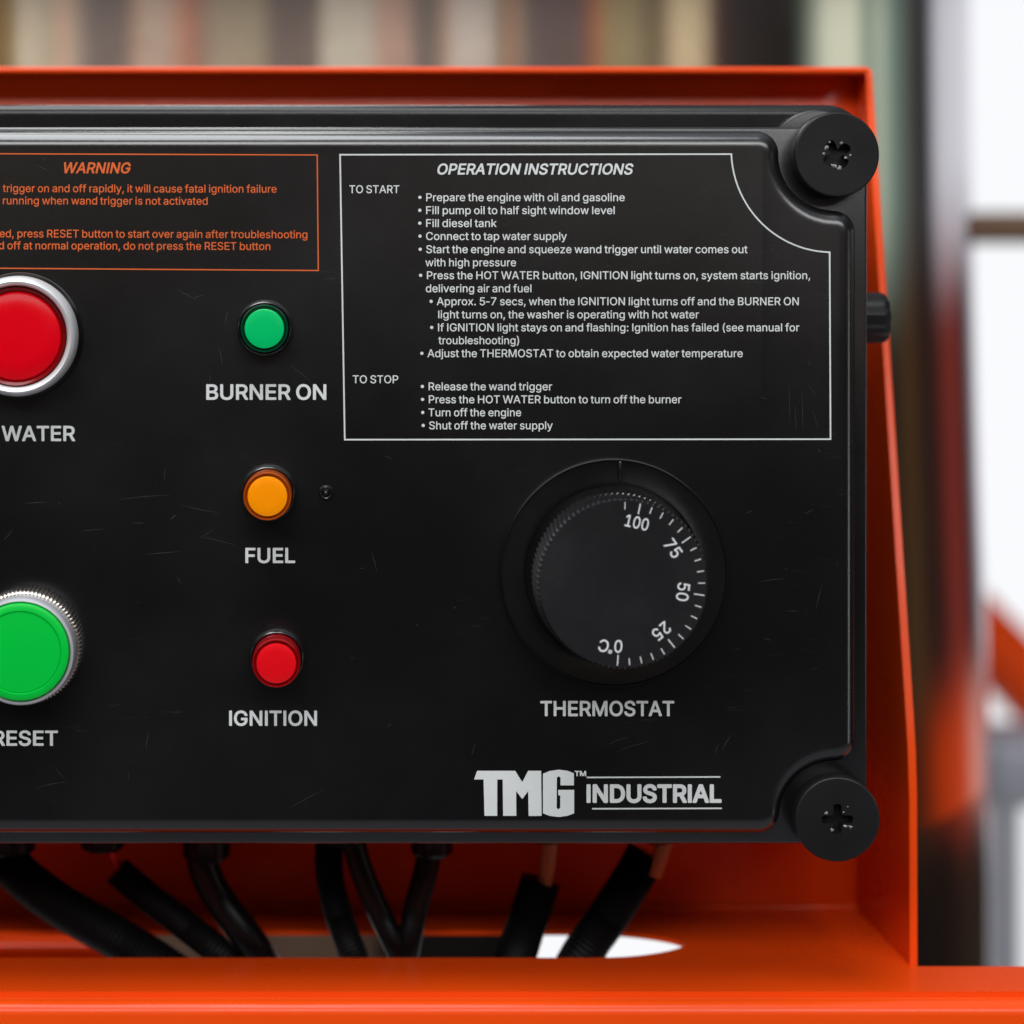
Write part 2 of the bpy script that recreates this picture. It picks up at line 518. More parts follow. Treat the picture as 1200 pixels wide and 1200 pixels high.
FONT_A = [
    '( 273 176 -100,236 -101,240 -99,241 -96,193 18,172 90,164 124,156 206,166 312,196 426,241 536,240 542,236 544,178 544,174 542,136 462,126 440,96 326,84 212,90 130,105 56,134 -22,171 -96',
    ') 273 36 -100,96 -101,102 -98,139 -24,162 40,167 54,184 136,189 210,178 326,147 444,104 538,100 542,96 544,38 544,34 542,32 538,77 426,105 320,108 304,117 208,108 116,81 20,32 -94,33 -98',
    ', 188 37 -124,84 -124,89 -120,142 68,141 72,138 75,70 76,64 73,33 -116,34 -120',
    '- 453 113 184,338 183,342 188,342 244,340 248,336 249,114 249,110 246,109 242,109 188',
    '. 188 90 -8,114 -6,130 4,142 22,146 38,142 61,134 74,116 88,96 92,76 88,61 78,49 62,45 44,49 22,58 8,76 -5',
    '0 453 222 -12,238 -11,284 -3,325 20,363 58,389 110,396 138,405 176,410 248,405 332,389 398,362 450,325 488,286 511,276 514,228 521,176 514,168 511,128 488,91 450,63 394,48 332,43 260,48 176,64 110,91 58,128 20,140 12,172 -4/226 55,198 60,190 64,166 78,145 106,127 150,118 196,114 256,118 314,127 360,145 402,166 430,176 437,194 448,228 454,258 448,284 432,308 402,326 360,335 314,339 252,335 194,326 148,308 106,286 78,264 64,256 60',
    '1 453 75 -4,388 -5,392 -4,395 -2,396 54,394 59,284 60,281 62,281 506,280 510,278 513,196 513,86 434,82 428,81 358,83 354,86 353,204 438,207 438,207 64,206 61,204 60,74 59,71 54,71 4,72 -2',
    '2 453 63 -4,386 -5,390 -4,393 -2,394 56,390 62,170 62,164 64,270 176,339 254,376 316,386 370,381 414,366 448,350 466,337 480,308 502,270 516,228 521,180 516,140 501,112 480,81 444,65 402,61 364,62 360,65 358,130 358,133 366,135 388,141 404,157 430,174 442,194 451,222 455,270 444,290 432,303 418,308 404,313 390,315 372,306 330,277 284,60 50,59 2',
    '3 453 210 -12,222 -12,268 -7,312 8,346 31,373 62,392 100,398 148,392 188,374 226,346 258,311 280,266 293,242 293,234 296,376 458,377 508,373 514,72 514,68 513,66 510,65 454,69 448,274 447,278 446,153 302,152 248,154 245,158 243,202 243,242 239,274 229,296 212,311 194,322 164,324 146,321 124,310 94,294 78,274 66,218 55,166 64,146 76,131 90,127 96,120 108,115 132,110 136,44 137,39 132,46 94,50 84,66 55,94 27,130 6,170 -8',
    '4 453 281 -4,342 -5,346 -4,348 2,348 99,412 100,418 104,418 162,416 166,412 168,350 168,348 170,348 316,346 321,342 323,284 323,278 320,276 168,122 168,118 170,316 506,315 512,310 514,248 514,240 508,36 162,35 106,37 102,42 100,276 100,277 96,277 2',
    '5 453 215 -12,224 -12,264 -7,282 -2,312 11,350 41,374 74,390 114,396 160,393 200,383 234,368 263,359 276,350 286,325 310,298 325,266 335,226 339,176 330,144 311,141 312,155 446,160 447,367 448,371 452,371 508,370 512,366 514,98 514,94 513,91 510,62 256,63 250,70 247,128 241,172 264,218 272,246 268,272 257,294 240,309 218,319 192,323 162,319 132,309 106,295 86,274 69,248 58,222 55,174 65,142 92,132 110,128 130,124 134,62 135,56 132,62 88,79 56,106 27,140 5,176 -7',
    '6 453 220 -12,230 -12,272 -7,312 9,318 13,348 38,372 70,390 116,394 160,389 202,375 242,351 272,319 300,280 314,234 319,196 312,194 314,326 506,326 510,322 514,254 514,246 510,130 338,76 242,63 202,59 158,64 114,79 72,99 44,109 34,140 10,180 -6/226 53,200 57,192 61,176 68,156 83,143 104,134 126,130 158,134 190,143 212,157 232,176 247,196 256,226 260,258 254,276 246,295 232,309 210,317 192,322 156,319 130,313 112,309 104,295 82,276 68,258 60,248 56',
    '7 453 96 -4,164 -5,170 -1,395 446,396 508,394 513,64 514,58 512,57 452,62 447,312 447,316 446,93 4,92 0',
    '8 453 219 -12,230 -12,278 -7,320 6,353 28,382 58,398 91,406 134,402 168,394 192,376 224,354 245,330 261,314 266,337 278,362 304,380 338,387 378,381 420,364 454,338 482,310 502,270 516,228 521,182 516,144 503,112 482,84 450,70 418,65 384,71 340,89 306,117 278,138 266,122 260,100 247,77 224,59 196,50 168,47 138,53 92,70 58,100 28,132 7,146 2,176 -7/224 54,196 57,174 64,150 77,133 96,124 114,120 140,124 164,133 184,151 204,174 219,198 227,226 230,256 227,278 219,301 204,319 182,328 164,332 138,328 114,320 96,302 77,282 65,258 57/222 296,182 305,162 317,150 332,144 347,138 376,141 398,149 416,163 434,180 444,226 454,272 444,290 434,304 416,311 398,314 376,309 348,302 332,289 316,270 304,230 296',
    '9 453 129 -4,198 -5,205 -2,320 165,377 266,390 306,394 344,390 388,388 398,373 436,349 468,323 490,312 499,274 515,222 521,180 515,140 499,103 468,80 438,64 400,59 354,63 306,78 266,100 236,134 209,174 194,220 190,258 196,126 4,126 -1/226 248,200 252,178 261,157 278,143 298,134 324,130 352,134 380,142 404,157 424,178 442,200 452,226 455,252 452,266 446,278 441,295 426,309 404,317 386,322 350,317 316,309 298,295 276,276 261,252 252',
    ': 188 90 -8,114 -6,130 4,142 22,146 38,142 61,134 74,116 88,96 92,76 88,61 78,49 62,45 44,49 22,58 8,76 -5/90 266,114 269,130 279,142 296,146 314,142 336,133 350,116 363,98 367,76 363,62 354,49 336,45 318,49 296,58 282,76 270',
    'A 480 15 -4,84 -5,89 -2,135 128,138 136,142 137,340 137,391 -2,396 -5,462 -5,467 -2,465 12,289 490,282 510,278 513,202 514,196 510,14 10,11 0/164 204,238 435,285 290,316 205,312 204',
    'B 456 59 -4,252 -5,304 -1,346 13,374 31,385 40,405 64,418 98,423 132,418 178,406 206,384 234,366 250,342 262,327 266,358 282,392 318,400 342,403 370,400 406,384 446,360 474,332 495,292 509,246 514,62 514,56 512,55 2,56 -2/132 62,130 66,131 226,248 226,278 223,306 211,322 200,337 182,347 160,350 136,344 107,325 84,294 68,246 62/132 290,130 294,131 446,240 447,282 441,310 424,325 402,331 372,328 350,320 332,304 312,284 301,236 290',
    'C 510 261 -12,306 -9,340 -1,376 14,406 34,433 60,452 88,468 122,478 158,476 163,472 165,406 164,402 160,384 116,354 85,314 65,266 58,224 64,186 81,154 109,130 146,114 194,108 252,114 314,130 360,135 370,154 399,187 428,224 445,266 451,314 444,354 424,383 394,402 348,406 344,472 343,477 346,468 386,453 420,433 448,406 474,376 495,344 508,268 521,204 513,150 490,99 446,65 396,53 360,43 330,35 258,43 176,65 114,99 62,150 19,204 -4',
    'D 502 59 -4,222 -5,294 3,352 26,364 34,403 66,437 116,461 186,467 258,460 330,438 392,412 432,398 448,356 482,296 506,228 514,62 514,56 512,55 2,56 -2/132 62,130 66,130 446,222 447,268 442,318 423,350 395,372 362,389 312,394 256,390 208,389 198,374 150,351 114,332 98,316 86,274 69,216 62',
    'E 419 59 -4,372 -5,379 -2,380 56,376 62,134 62,131 62,130 66,131 224,354 224,359 226,360 232,360 286,356 291,131 292,130 446,372 447,376 450,377 454,377 508,374 513,62 514,56 512,55 2,56 -2',
    'F 410 59 -4,124 -5,130 -1,131 216,344 216,348 217,351 220,351 278,346 283,130 284,130 446,370 447,373 450,374 454,374 508,372 513,62 514,56 512,55 2,56 -2',
    'G 520 263 -12,272 -12,322 -6,334 -3,380 14,420 44,457 90,476 140,483 198,483 256,479 260,282 261,279 258,278 254,278 200,282 195,408 193,405 162,392 126,371 98,342 76,318 66,300 61,268 58,226 64,187 80,160 104,150 116,130 148,114 194,108 254,113 306,123 340,133 366,154 400,184 427,224 445,264 451,314 443,352 423,360 416,382 390,406 345,472 344,476 345,479 348,470 386,454 419,434 446,407 472,376 494,342 509,306 518,270 521,206 514,195 510,146 488,98 446,64 394,43 334,35 258,42 176,64 114,99 62,148 20,204 -4',
    'H 517 59 -4,124 -5,130 -1,130 224,131 226,134 227,386 226,388 -1,394 -5,456 -5,461 -2,462 506,460 513,394 514,388 510,387 298,386 294,382 294,131 294,129 510,124 514,62 514,56 512,55 2,56 -2',
    'I 189 61 -4,126 -5,130 -4,132 0,132 506,131 512,126 514,62 514,58 512,57 508,57 2,58 -2',
    'L 393 59 -4,360 -5,364 -4,366 0,366 56,362 62,130 63,130 508,128 512,124 514,60 514,56 512,55 508,55 2,56 -2',
    'M 628 59 -4,122 -5,127 0,126 398,164 290,278 4,282 -3,288 -5,342 -5,348 -1,462 290,500 396,499 0,502 -4,506 -5,566 -5,572 -3,573 2,573 506,571 512,566 514,478 514,471 510,346 188,314 93,283 188,157 510,150 514,62 514,56 512,55 506,55 2,56 -2',
    'N 523 59 -4,124 -5,130 0,130 308,126 400,128 406,196 290,382 -1,388 -5,462 -5,467 -2,468 506,466 513,400 514,396 513,394 510,394 148,396 114,394 107,344 192,142 510,134 514,62 514,56 512,55 2,56 -2',
    'O 533 261 -12,270 -12,310 -7,337 -2,388 21,434 62,469 112,481 148,492 184,498 250,491 332,469 394,434 446,384 490,330 513,270 521,204 513,150 490,100 446,65 396,53 360,43 330,35 258,44 174,65 114,100 62,150 19,204 -4/266 58,224 64,188 80,154 110,130 146,115 192,108 254,115 316,130 362,154 400,188 429,224 445,268 451,308 445,344 429,380 400,404 362,419 314,425 254,419 194,404 147,380 110,344 80,308 64',
    'P 445 59 -4,124 -5,129 -2,131 180,238 181,292 186,336 203,371 232,395 262,409 302,414 344,409 392,396 430,391 438,367 468,334 492,290 508,240 514,62 514,56 512,55 2,56 -2/132 247,130 252,131 446,234 447,266 444,294 434,315 418,330 396,337 374,339 346,337 322,333 308,328 296,314 275,294 260,262 250,234 247',
    'R 449 59 -4,124 -5,129 -2,130 190,131 192,134 193,243 192,349 -2,358 -5,426 -5,432 -2,433 2,431 6,322 206,336 213,368 235,394 268,410 308,414 348,410 396,395 436,370 469,336 494,292 509,240 514,62 514,56 512,55 2,56 -2/132 260,130 264,131 446,234 447,268 444,296 435,316 420,330 400,337 380,340 352,337 324,330 304,315 284,296 272,268 263,236 260',
    'S 447 217 -14,282 -9,324 6,361 28,390 60,399 78,408 98,413 136,410 172,400 200,360 243,314 269,216 298,172 312,135 338,124 354,120 376,122 390,124 398,136 418,148 431,168 443,194 451,224 454,266 448,298 433,321 410,331 378,336 374,400 373,405 376,406 382,398 420,381 452,352 482,319 502,298 510,278 516,230 521,178 516,136 503,101 482,72 452,53 416,47 374,55 324,84 285,126 255,188 232,244 217,292 201,326 177,336 160,341 140,335 114,324 94,310 80,286 66,256 57,224 54,168 64,144 76,127 92,116 110,110 136,106 141,38 142,34 140,33 136,41 94,59 58,89 26,124 5,134 1,170 -9',
    'T 449 192 -4,256 -5,262 0,262 446,266 447,418 448,421 450,422 456,422 508,418 513,34 514,30 513,28 510,27 454,30 448,184 447,188 446,188 2,189 -2',
    'U 517 252 -12,264 -13,316 -7,366 11,404 38,416 50,438 78,455 118,462 172,462 506,461 510,458 513,394 514,388 510,388 178,384 146,373 116,353 90,328 73,296 61,260 57,222 61,190 73,164 91,145 116,133 146,129 178,129 510,126 513,122 514,60 514,56 510,55 170,61 122,81 76,107 44,118 34,152 10,180 0,202 -7',
    'W 686 154 -4,228 -5,232 -4,235 0,322 316,342 403,450 0,452 -4,456 -5,528 -5,534 -3,675 506,674 512,668 514,604 514,600 513,598 510,492 93,465 206,385 510,382 513,378 514,308 514,303 512,297 496,221 206,194 93,165 210,87 510,84 513,80 514,18 514,13 512,11 506,148 4',
    'a 389 154 -14,164 -14,218 -3,253 20,270 40,272 36,272 0,274 -4,336 -5,342 0,342 254,338 292,327 322,304 352,288 365,240 384,192 389,136 381,102 369,78 352,54 326,36 292,37 288,42 285,100 269,106 273,122 298,150 316,196 325,238 317,263 292,271 256,268 246,264 240,232 232,128 217,78 199,58 185,50 178,38 164,30 144,25 106,30 70,44 41,66 17,91 0,124 -10/170 50,132 57,107 76,98 106,100 122,107 134,138 155,176 163,228 170,270 180,271 138,267 116,258 94,244 77,226 64,200 54',
    'b 424 222 -12,232 -13,276 -7,316 12,351 44,374 80,390 130,395 184,390 248,380 280,375 296,369 304,351 332,340 344,316 366,276 383,226 389,194 386,180 382,168 377,148 362,133 348,120 333,118 510,112 514,52 514,49 510,48 506,48 -1,54 -5,114 -4,117 0,117 44,118 48,138 24,169 0,196 -10/218 52,188 57,164 70,144 90,130 116,124 138,121 152,118 190,121 228,127 252,131 262,144 288,164 308,172 312,190 320,220 325,254 319,278 306,296 288,310 260,314 250,320 226,323 188,320 152,314 128,310 118,296 90,278 71,252 57',
    'c 396 201 -12,210 -13,262 -6,310 17,345 52,368 102,366 105,362 108,303 122,298 118,287 92,268 70,242 57,206 51,174 56,148 70,129 90,114 118,103 160,101 188,104 224,114 259,129 286,150 306,180 321,208 325,240 320,266 307,274 300,285 286,298 261,302 257,360 271,366 276,366 280,345 324,308 360,262 382,210 389,158 383,116 366,77 332,51 292,35 244,29 190,35 130,51 82,77 44,116 11,158 -7',
    'd 424 189 -12,228 -10,254 -1,288 26,306 48,308 44,308 0,310 -4,370 -5,376 -2,377 506,376 510,374 513,312 514,307 510,306 331,286 353,254 378,230 386,200 389,154 384,108 364,74 333,50 294,34 246,29 186,34 130,50 82,74 44,108 12,148 -7/204 52,172 57,148 70,129 90,114 118,104 152,101 190,104 226,110 250,114 262,128 286,148 307,172 319,206 325,238 319,262 307,279 290,294 262,298 252,304 228,307 188,304 150,294 116,279 88,262 70,236 57',
    'e 404 206 -12,256 -9,286 -1,314 15,340 38,357 60,369 86,369 94,364 97,306 110,300 106,281 76,252 58,212 51,180 55,154 66,134 81,126 92,115 108,113 116,105 140,104 163,370 164,376 168,376 200,373 244,362 284,346 318,328 338,298 365,268 379,204 389,156 383,116 365,76 330,50 292,34 244,29 184,35 130,50 86,77 44,116 11,160 -7/104 226,103 230,104 240,113 266,128 290,135 296,148 308,174 320,204 325,236 321,264 307,278 292,292 268,303 228,298 226',
    'f 254 80 -4,142 -5,147 0,147 320,150 322,228 322,232 324,233 330,233 378,230 383,148 385,147 418,149 436,151 442,158 456,172 465,196 469,214 467,226 463,230 465,248 518,246 524,240 528,224 532,186 535,132 523,112 510,93 490,80 464,76 436,76 385,6 384,1 380,1 328,3 324,8 322,74 322,76 320,76 2',
    'g 425 199 -156,212 -156,254 -152,294 -141,310 -132,326 -121,354 -94,372 -56,377 -12,377 376,376 380,373 384,310 383,308 378,308 334,306 331,288 352,256 377,230 387,192 389,146 382,108 365,75 334,50 294,34 248,29 188,35 130,50 88,74 52,110 23,156 4,192 0,230 3,258 14,288 35,306 56,306 -4,299 -44,279 -70,250 -86,208 -92,156 -83,126 -62,108 -42,100 -36,53 -62,47 -68,47 -72,79 -114,122 -140,134 -146,166 -153/204 64,174 68,158 76,146 81,128 100,114 124,104 156,101 194,105 230,115 262,129 288,148 308,158 312,174 320,206 325,236 320,250 313,262 307,280 290,297 256,304 230,307 192,304 156,297 128,281 98,262 80,242 71,230 67',
    'h 410 52 -4,112 -5,118 -2,119 228,122 256,131 280,146 300,164 312,182 320,210 324,244 318,258 309,269 300,286 270,291 234,292 -2,296 -5,356 -5,360 -4,362 0,362 244,358 288,346 322,326 350,298 374,266 385,232 389,184 383,150 367,120 337,119 508,118 512,114 514,54 514,50 512,48 508,48 2,49 -2',
    'i 167 52 -4,114 -5,119 0,119 378,118 382,114 384,54 384,48 380,48 2,49 -2/79 438,102 441,115 450,128 465,131 480,127 502,119 514,102 525,86 529,64 525,52 517,40 502,36 486,40 466,48 454,64 442',
    'j 167 -11 -148,8 -148,34 -145,68 -133,86 -119,95 -110,107 -92,116 -66,119 -34,119 376,118 382,114 384,54 384,48 380,47 -38,44 -54,34 -70,22 -78,-10 -82,-14 -86,-15 -142/78 438,102 441,115 450,128 465,131 480,127 502,118 514,102 525,86 529,64 525,52 517,40 502,36 486,40 466,48 454,64 442',
    'k 381 52 -4,112 -5,118 -2,119 138,154 169,291 -4,296 -5,370 -5,374 -4,377 0,376 4,209 216,362 374,364 380,358 384,282 383,155 254,120 220,119 508,118 512,114 514,54 514,50 512,48 508,48 2,49 -2',
    'l 165 49 -4,112 -5,116 -4,118 0,118 506,117 512,112 514,50 514,46 512,45 508,45 2,46 -2',
    'm 610 52 -4,112 -5,118 -2,119 238,122 264,131 286,146 305,162 315,200 325,226 321,248 308,262 288,265 282,269 258,270 -2,276 -5,334 -5,338 -4,340 2,340 244,348 282,351 290,378 316,396 323,418 325,446 321,468 309,483 290,486 284,491 252,492 -2,498 -5,560 -4,562 2,562 258,558 298,545 332,524 358,500 376,462 389,434 391,378 379,336 349,318 325,313 334,289 366,260 384,254 386,218 391,170 381,132 352,118 335,117 378,114 383,50 383,48 376,48 2,49 -2',
    'n 410 52 -4,112 -5,118 -2,119 228,122 256,131 280,146 300,164 312,182 320,210 324,244 318,258 309,269 300,286 270,291 234,292 -2,298 -5,356 -5,361 -2,362 244,358 288,343 328,326 350,298 373,266 385,232 389,186 384,150 367,118 334,117 338,117 378,114 383,54 384,49 382,48 2,49 -2',
    'o 415 201 -12,210 -13,262 -6,302 12,338 44,364 82,376 116,382 138,386 184,381 246,364 292,338 332,300 365,258 383,210 389,158 383,116 366,77 332,51 292,35 244,29 190,35 130,51 82,77 44,116 11,158 -7/206 51,178 55,170 58,148 70,129 90,112 122,104 152,101 188,104 222,112 254,129 286,148 306,172 318,208 325,243 318,266 306,287 286,301 258,305 246,311 222,314 186,311 152,305 128,301 116,287 90,266 70,242 57',
    'p 424 52 -148,112 -148,118 -144,120 46,138 25,172 -2,196 -10,224 -13,264 -9,276 -7,317 12,352 44,374 81,390 130,391 140,395 192,390 248,375 294,369 304,350 334,314 366,270 384,232 389,194 386,167 376,137 352,118 330,117 334,117 378,114 383,54 384,49 380,48 -140,49 -144/218 52,188 57,164 70,144 90,130 116,124 138,121 152,118 190,121 228,127 252,131 262,144 288,164 308,172 312,190 320,220 325,254 319,278 306,296 288,310 260,314 250,320 226,323 188,320 152,314 128,310 118,296 90,278 71,252 57',
    'q 424 310 -148,372 -148,375 -146,377 -142,376 380,370 384,310 383,308 378,308 334,306 329,287 352,254 378,230 386,200 389,148 383,109 366,82 342,73 332,50 296,33 238,29 184,34 130,50 82,74 44,108 12,148 -7,194 -13,222 -11,238 -7,256 0,282 20,292 30,306 46,306 -142/204 52,172 57,148 70,129 90,114 118,104 152,101 190,104 226,110 250,114 262,128 286,148 307,172 319,206 325,238 319,262 307,279 290,294 262,298 252,304 228,307 188,304 150,294 116,279 88,262 70,236 57',
    'r 259 52 -4,112 -5,118 -2,119 236,123 262,131 282,144 298,162 310,184 318,206 321,240 317,246 319,248 324,248 382,244 388,210 390,178 385,148 370,126 350,118 339,117 378,114 383,54 384,49 380,48 2,49 -2',
    's 365 174 -12,226 -10,263 2,290 18,317 44,331 72,336 106,329 146,310 173,278 198,232 214,170 229,128 247,118 260,115 276,120 298,134 313,142 317,158 324,178 327,186 328,214 324,238 312,253 296,262 276,268 272,322 284,328 288,328 294,304 340,282 362,258 376,240 382,226 386,192 389,146 386,112 375,85 358,62 335,47 308,45 302,42 272,47 240,49 234,67 206,102 181,150 164,214 149,234 142,250 133,259 120,262 108,262 100,257 82,240 66,222 58,210 54,180 50,152 54,127 64,109 82,100 108,94 112,36 100,32 97,31 94,41 60,57 36,80 14,112 -3,142 -10',
    't 227 162 -8,194 -8,214 -3,217 0,218 4,208 52,205 58,200 59,172 55,152 58,140 66,133 78,131 98,131 320,134 322,206 323,209 328,209 380,204 384,132 384,130 474,124 476,64 476,60 470,60 386,56 384,6 384,2 382,1 378,1 326,6 322,56 322,60 320,60 92,68 50,86 20,94 14,122 -3',
    'u 410 176 -10,186 -10,224 -5,242 4,260 13,292 45,293 40,293 0,296 -4,356 -5,361 -2,362 376,361 380,358 383,298 384,292 380,291 152,288 124,278 100,266 82,256 74,246 67,228 59,200 55,164 63,141 78,124 108,119 144,118 380,116 383,110 384,54 384,49 380,48 136,52 92,64 56,89 24,112 7,120 3,144 -6',
    'v 389 162 -4,224 -5,231 -2,374 370,376 378,374 383,306 384,300 380,222 166,196 82,89 380,82 384,18 384,13 382,13 374,56 262,155 4',
    'w 567 137 -4,198 -5,204 -2,284 282,286 280,314 168,363 -2,370 -5,428 -5,432 -4,438 10,550 376,548 382,544 384,482 384,475 380,426 206,398 94,367 216,321 380,314 384,250 383,245 376,201 216,170 92,140 210,92 380,86 384,24 384,20 382,18 378,21 366,130 6',
    'x 379 20 -4,90 -5,94 -3,152 82,188 142,284 -3,288 -5,356 -5,362 -3,363 2,360 6,231 192,356 376,357 380,355 382,350 384,284 384,278 382,229 310,190 245,104 382,98 384,32 384,26 382,25 376,148 194,17 4,16 -1',
    'y 389 83 -150,94 -150,142 -140,181 -110,207 -64,374 370,376 378,374 383,306 384,300 380,222 166,194 83,167 166,89 380,82 384,18 384,13 382,12 378,14 370,157 0,146 -34,126 -70,102 -84,62 -81,58 -82,56 -86,43 -140,47 -144,58 -147',
    'z 380 41 -4,336 -5,343 -2,344 54,340 60,140 61,135 62,337 328,338 378,336 383,50 384,44 382,43 324,47 318,240 318,244 316,38 50,37 2',
]
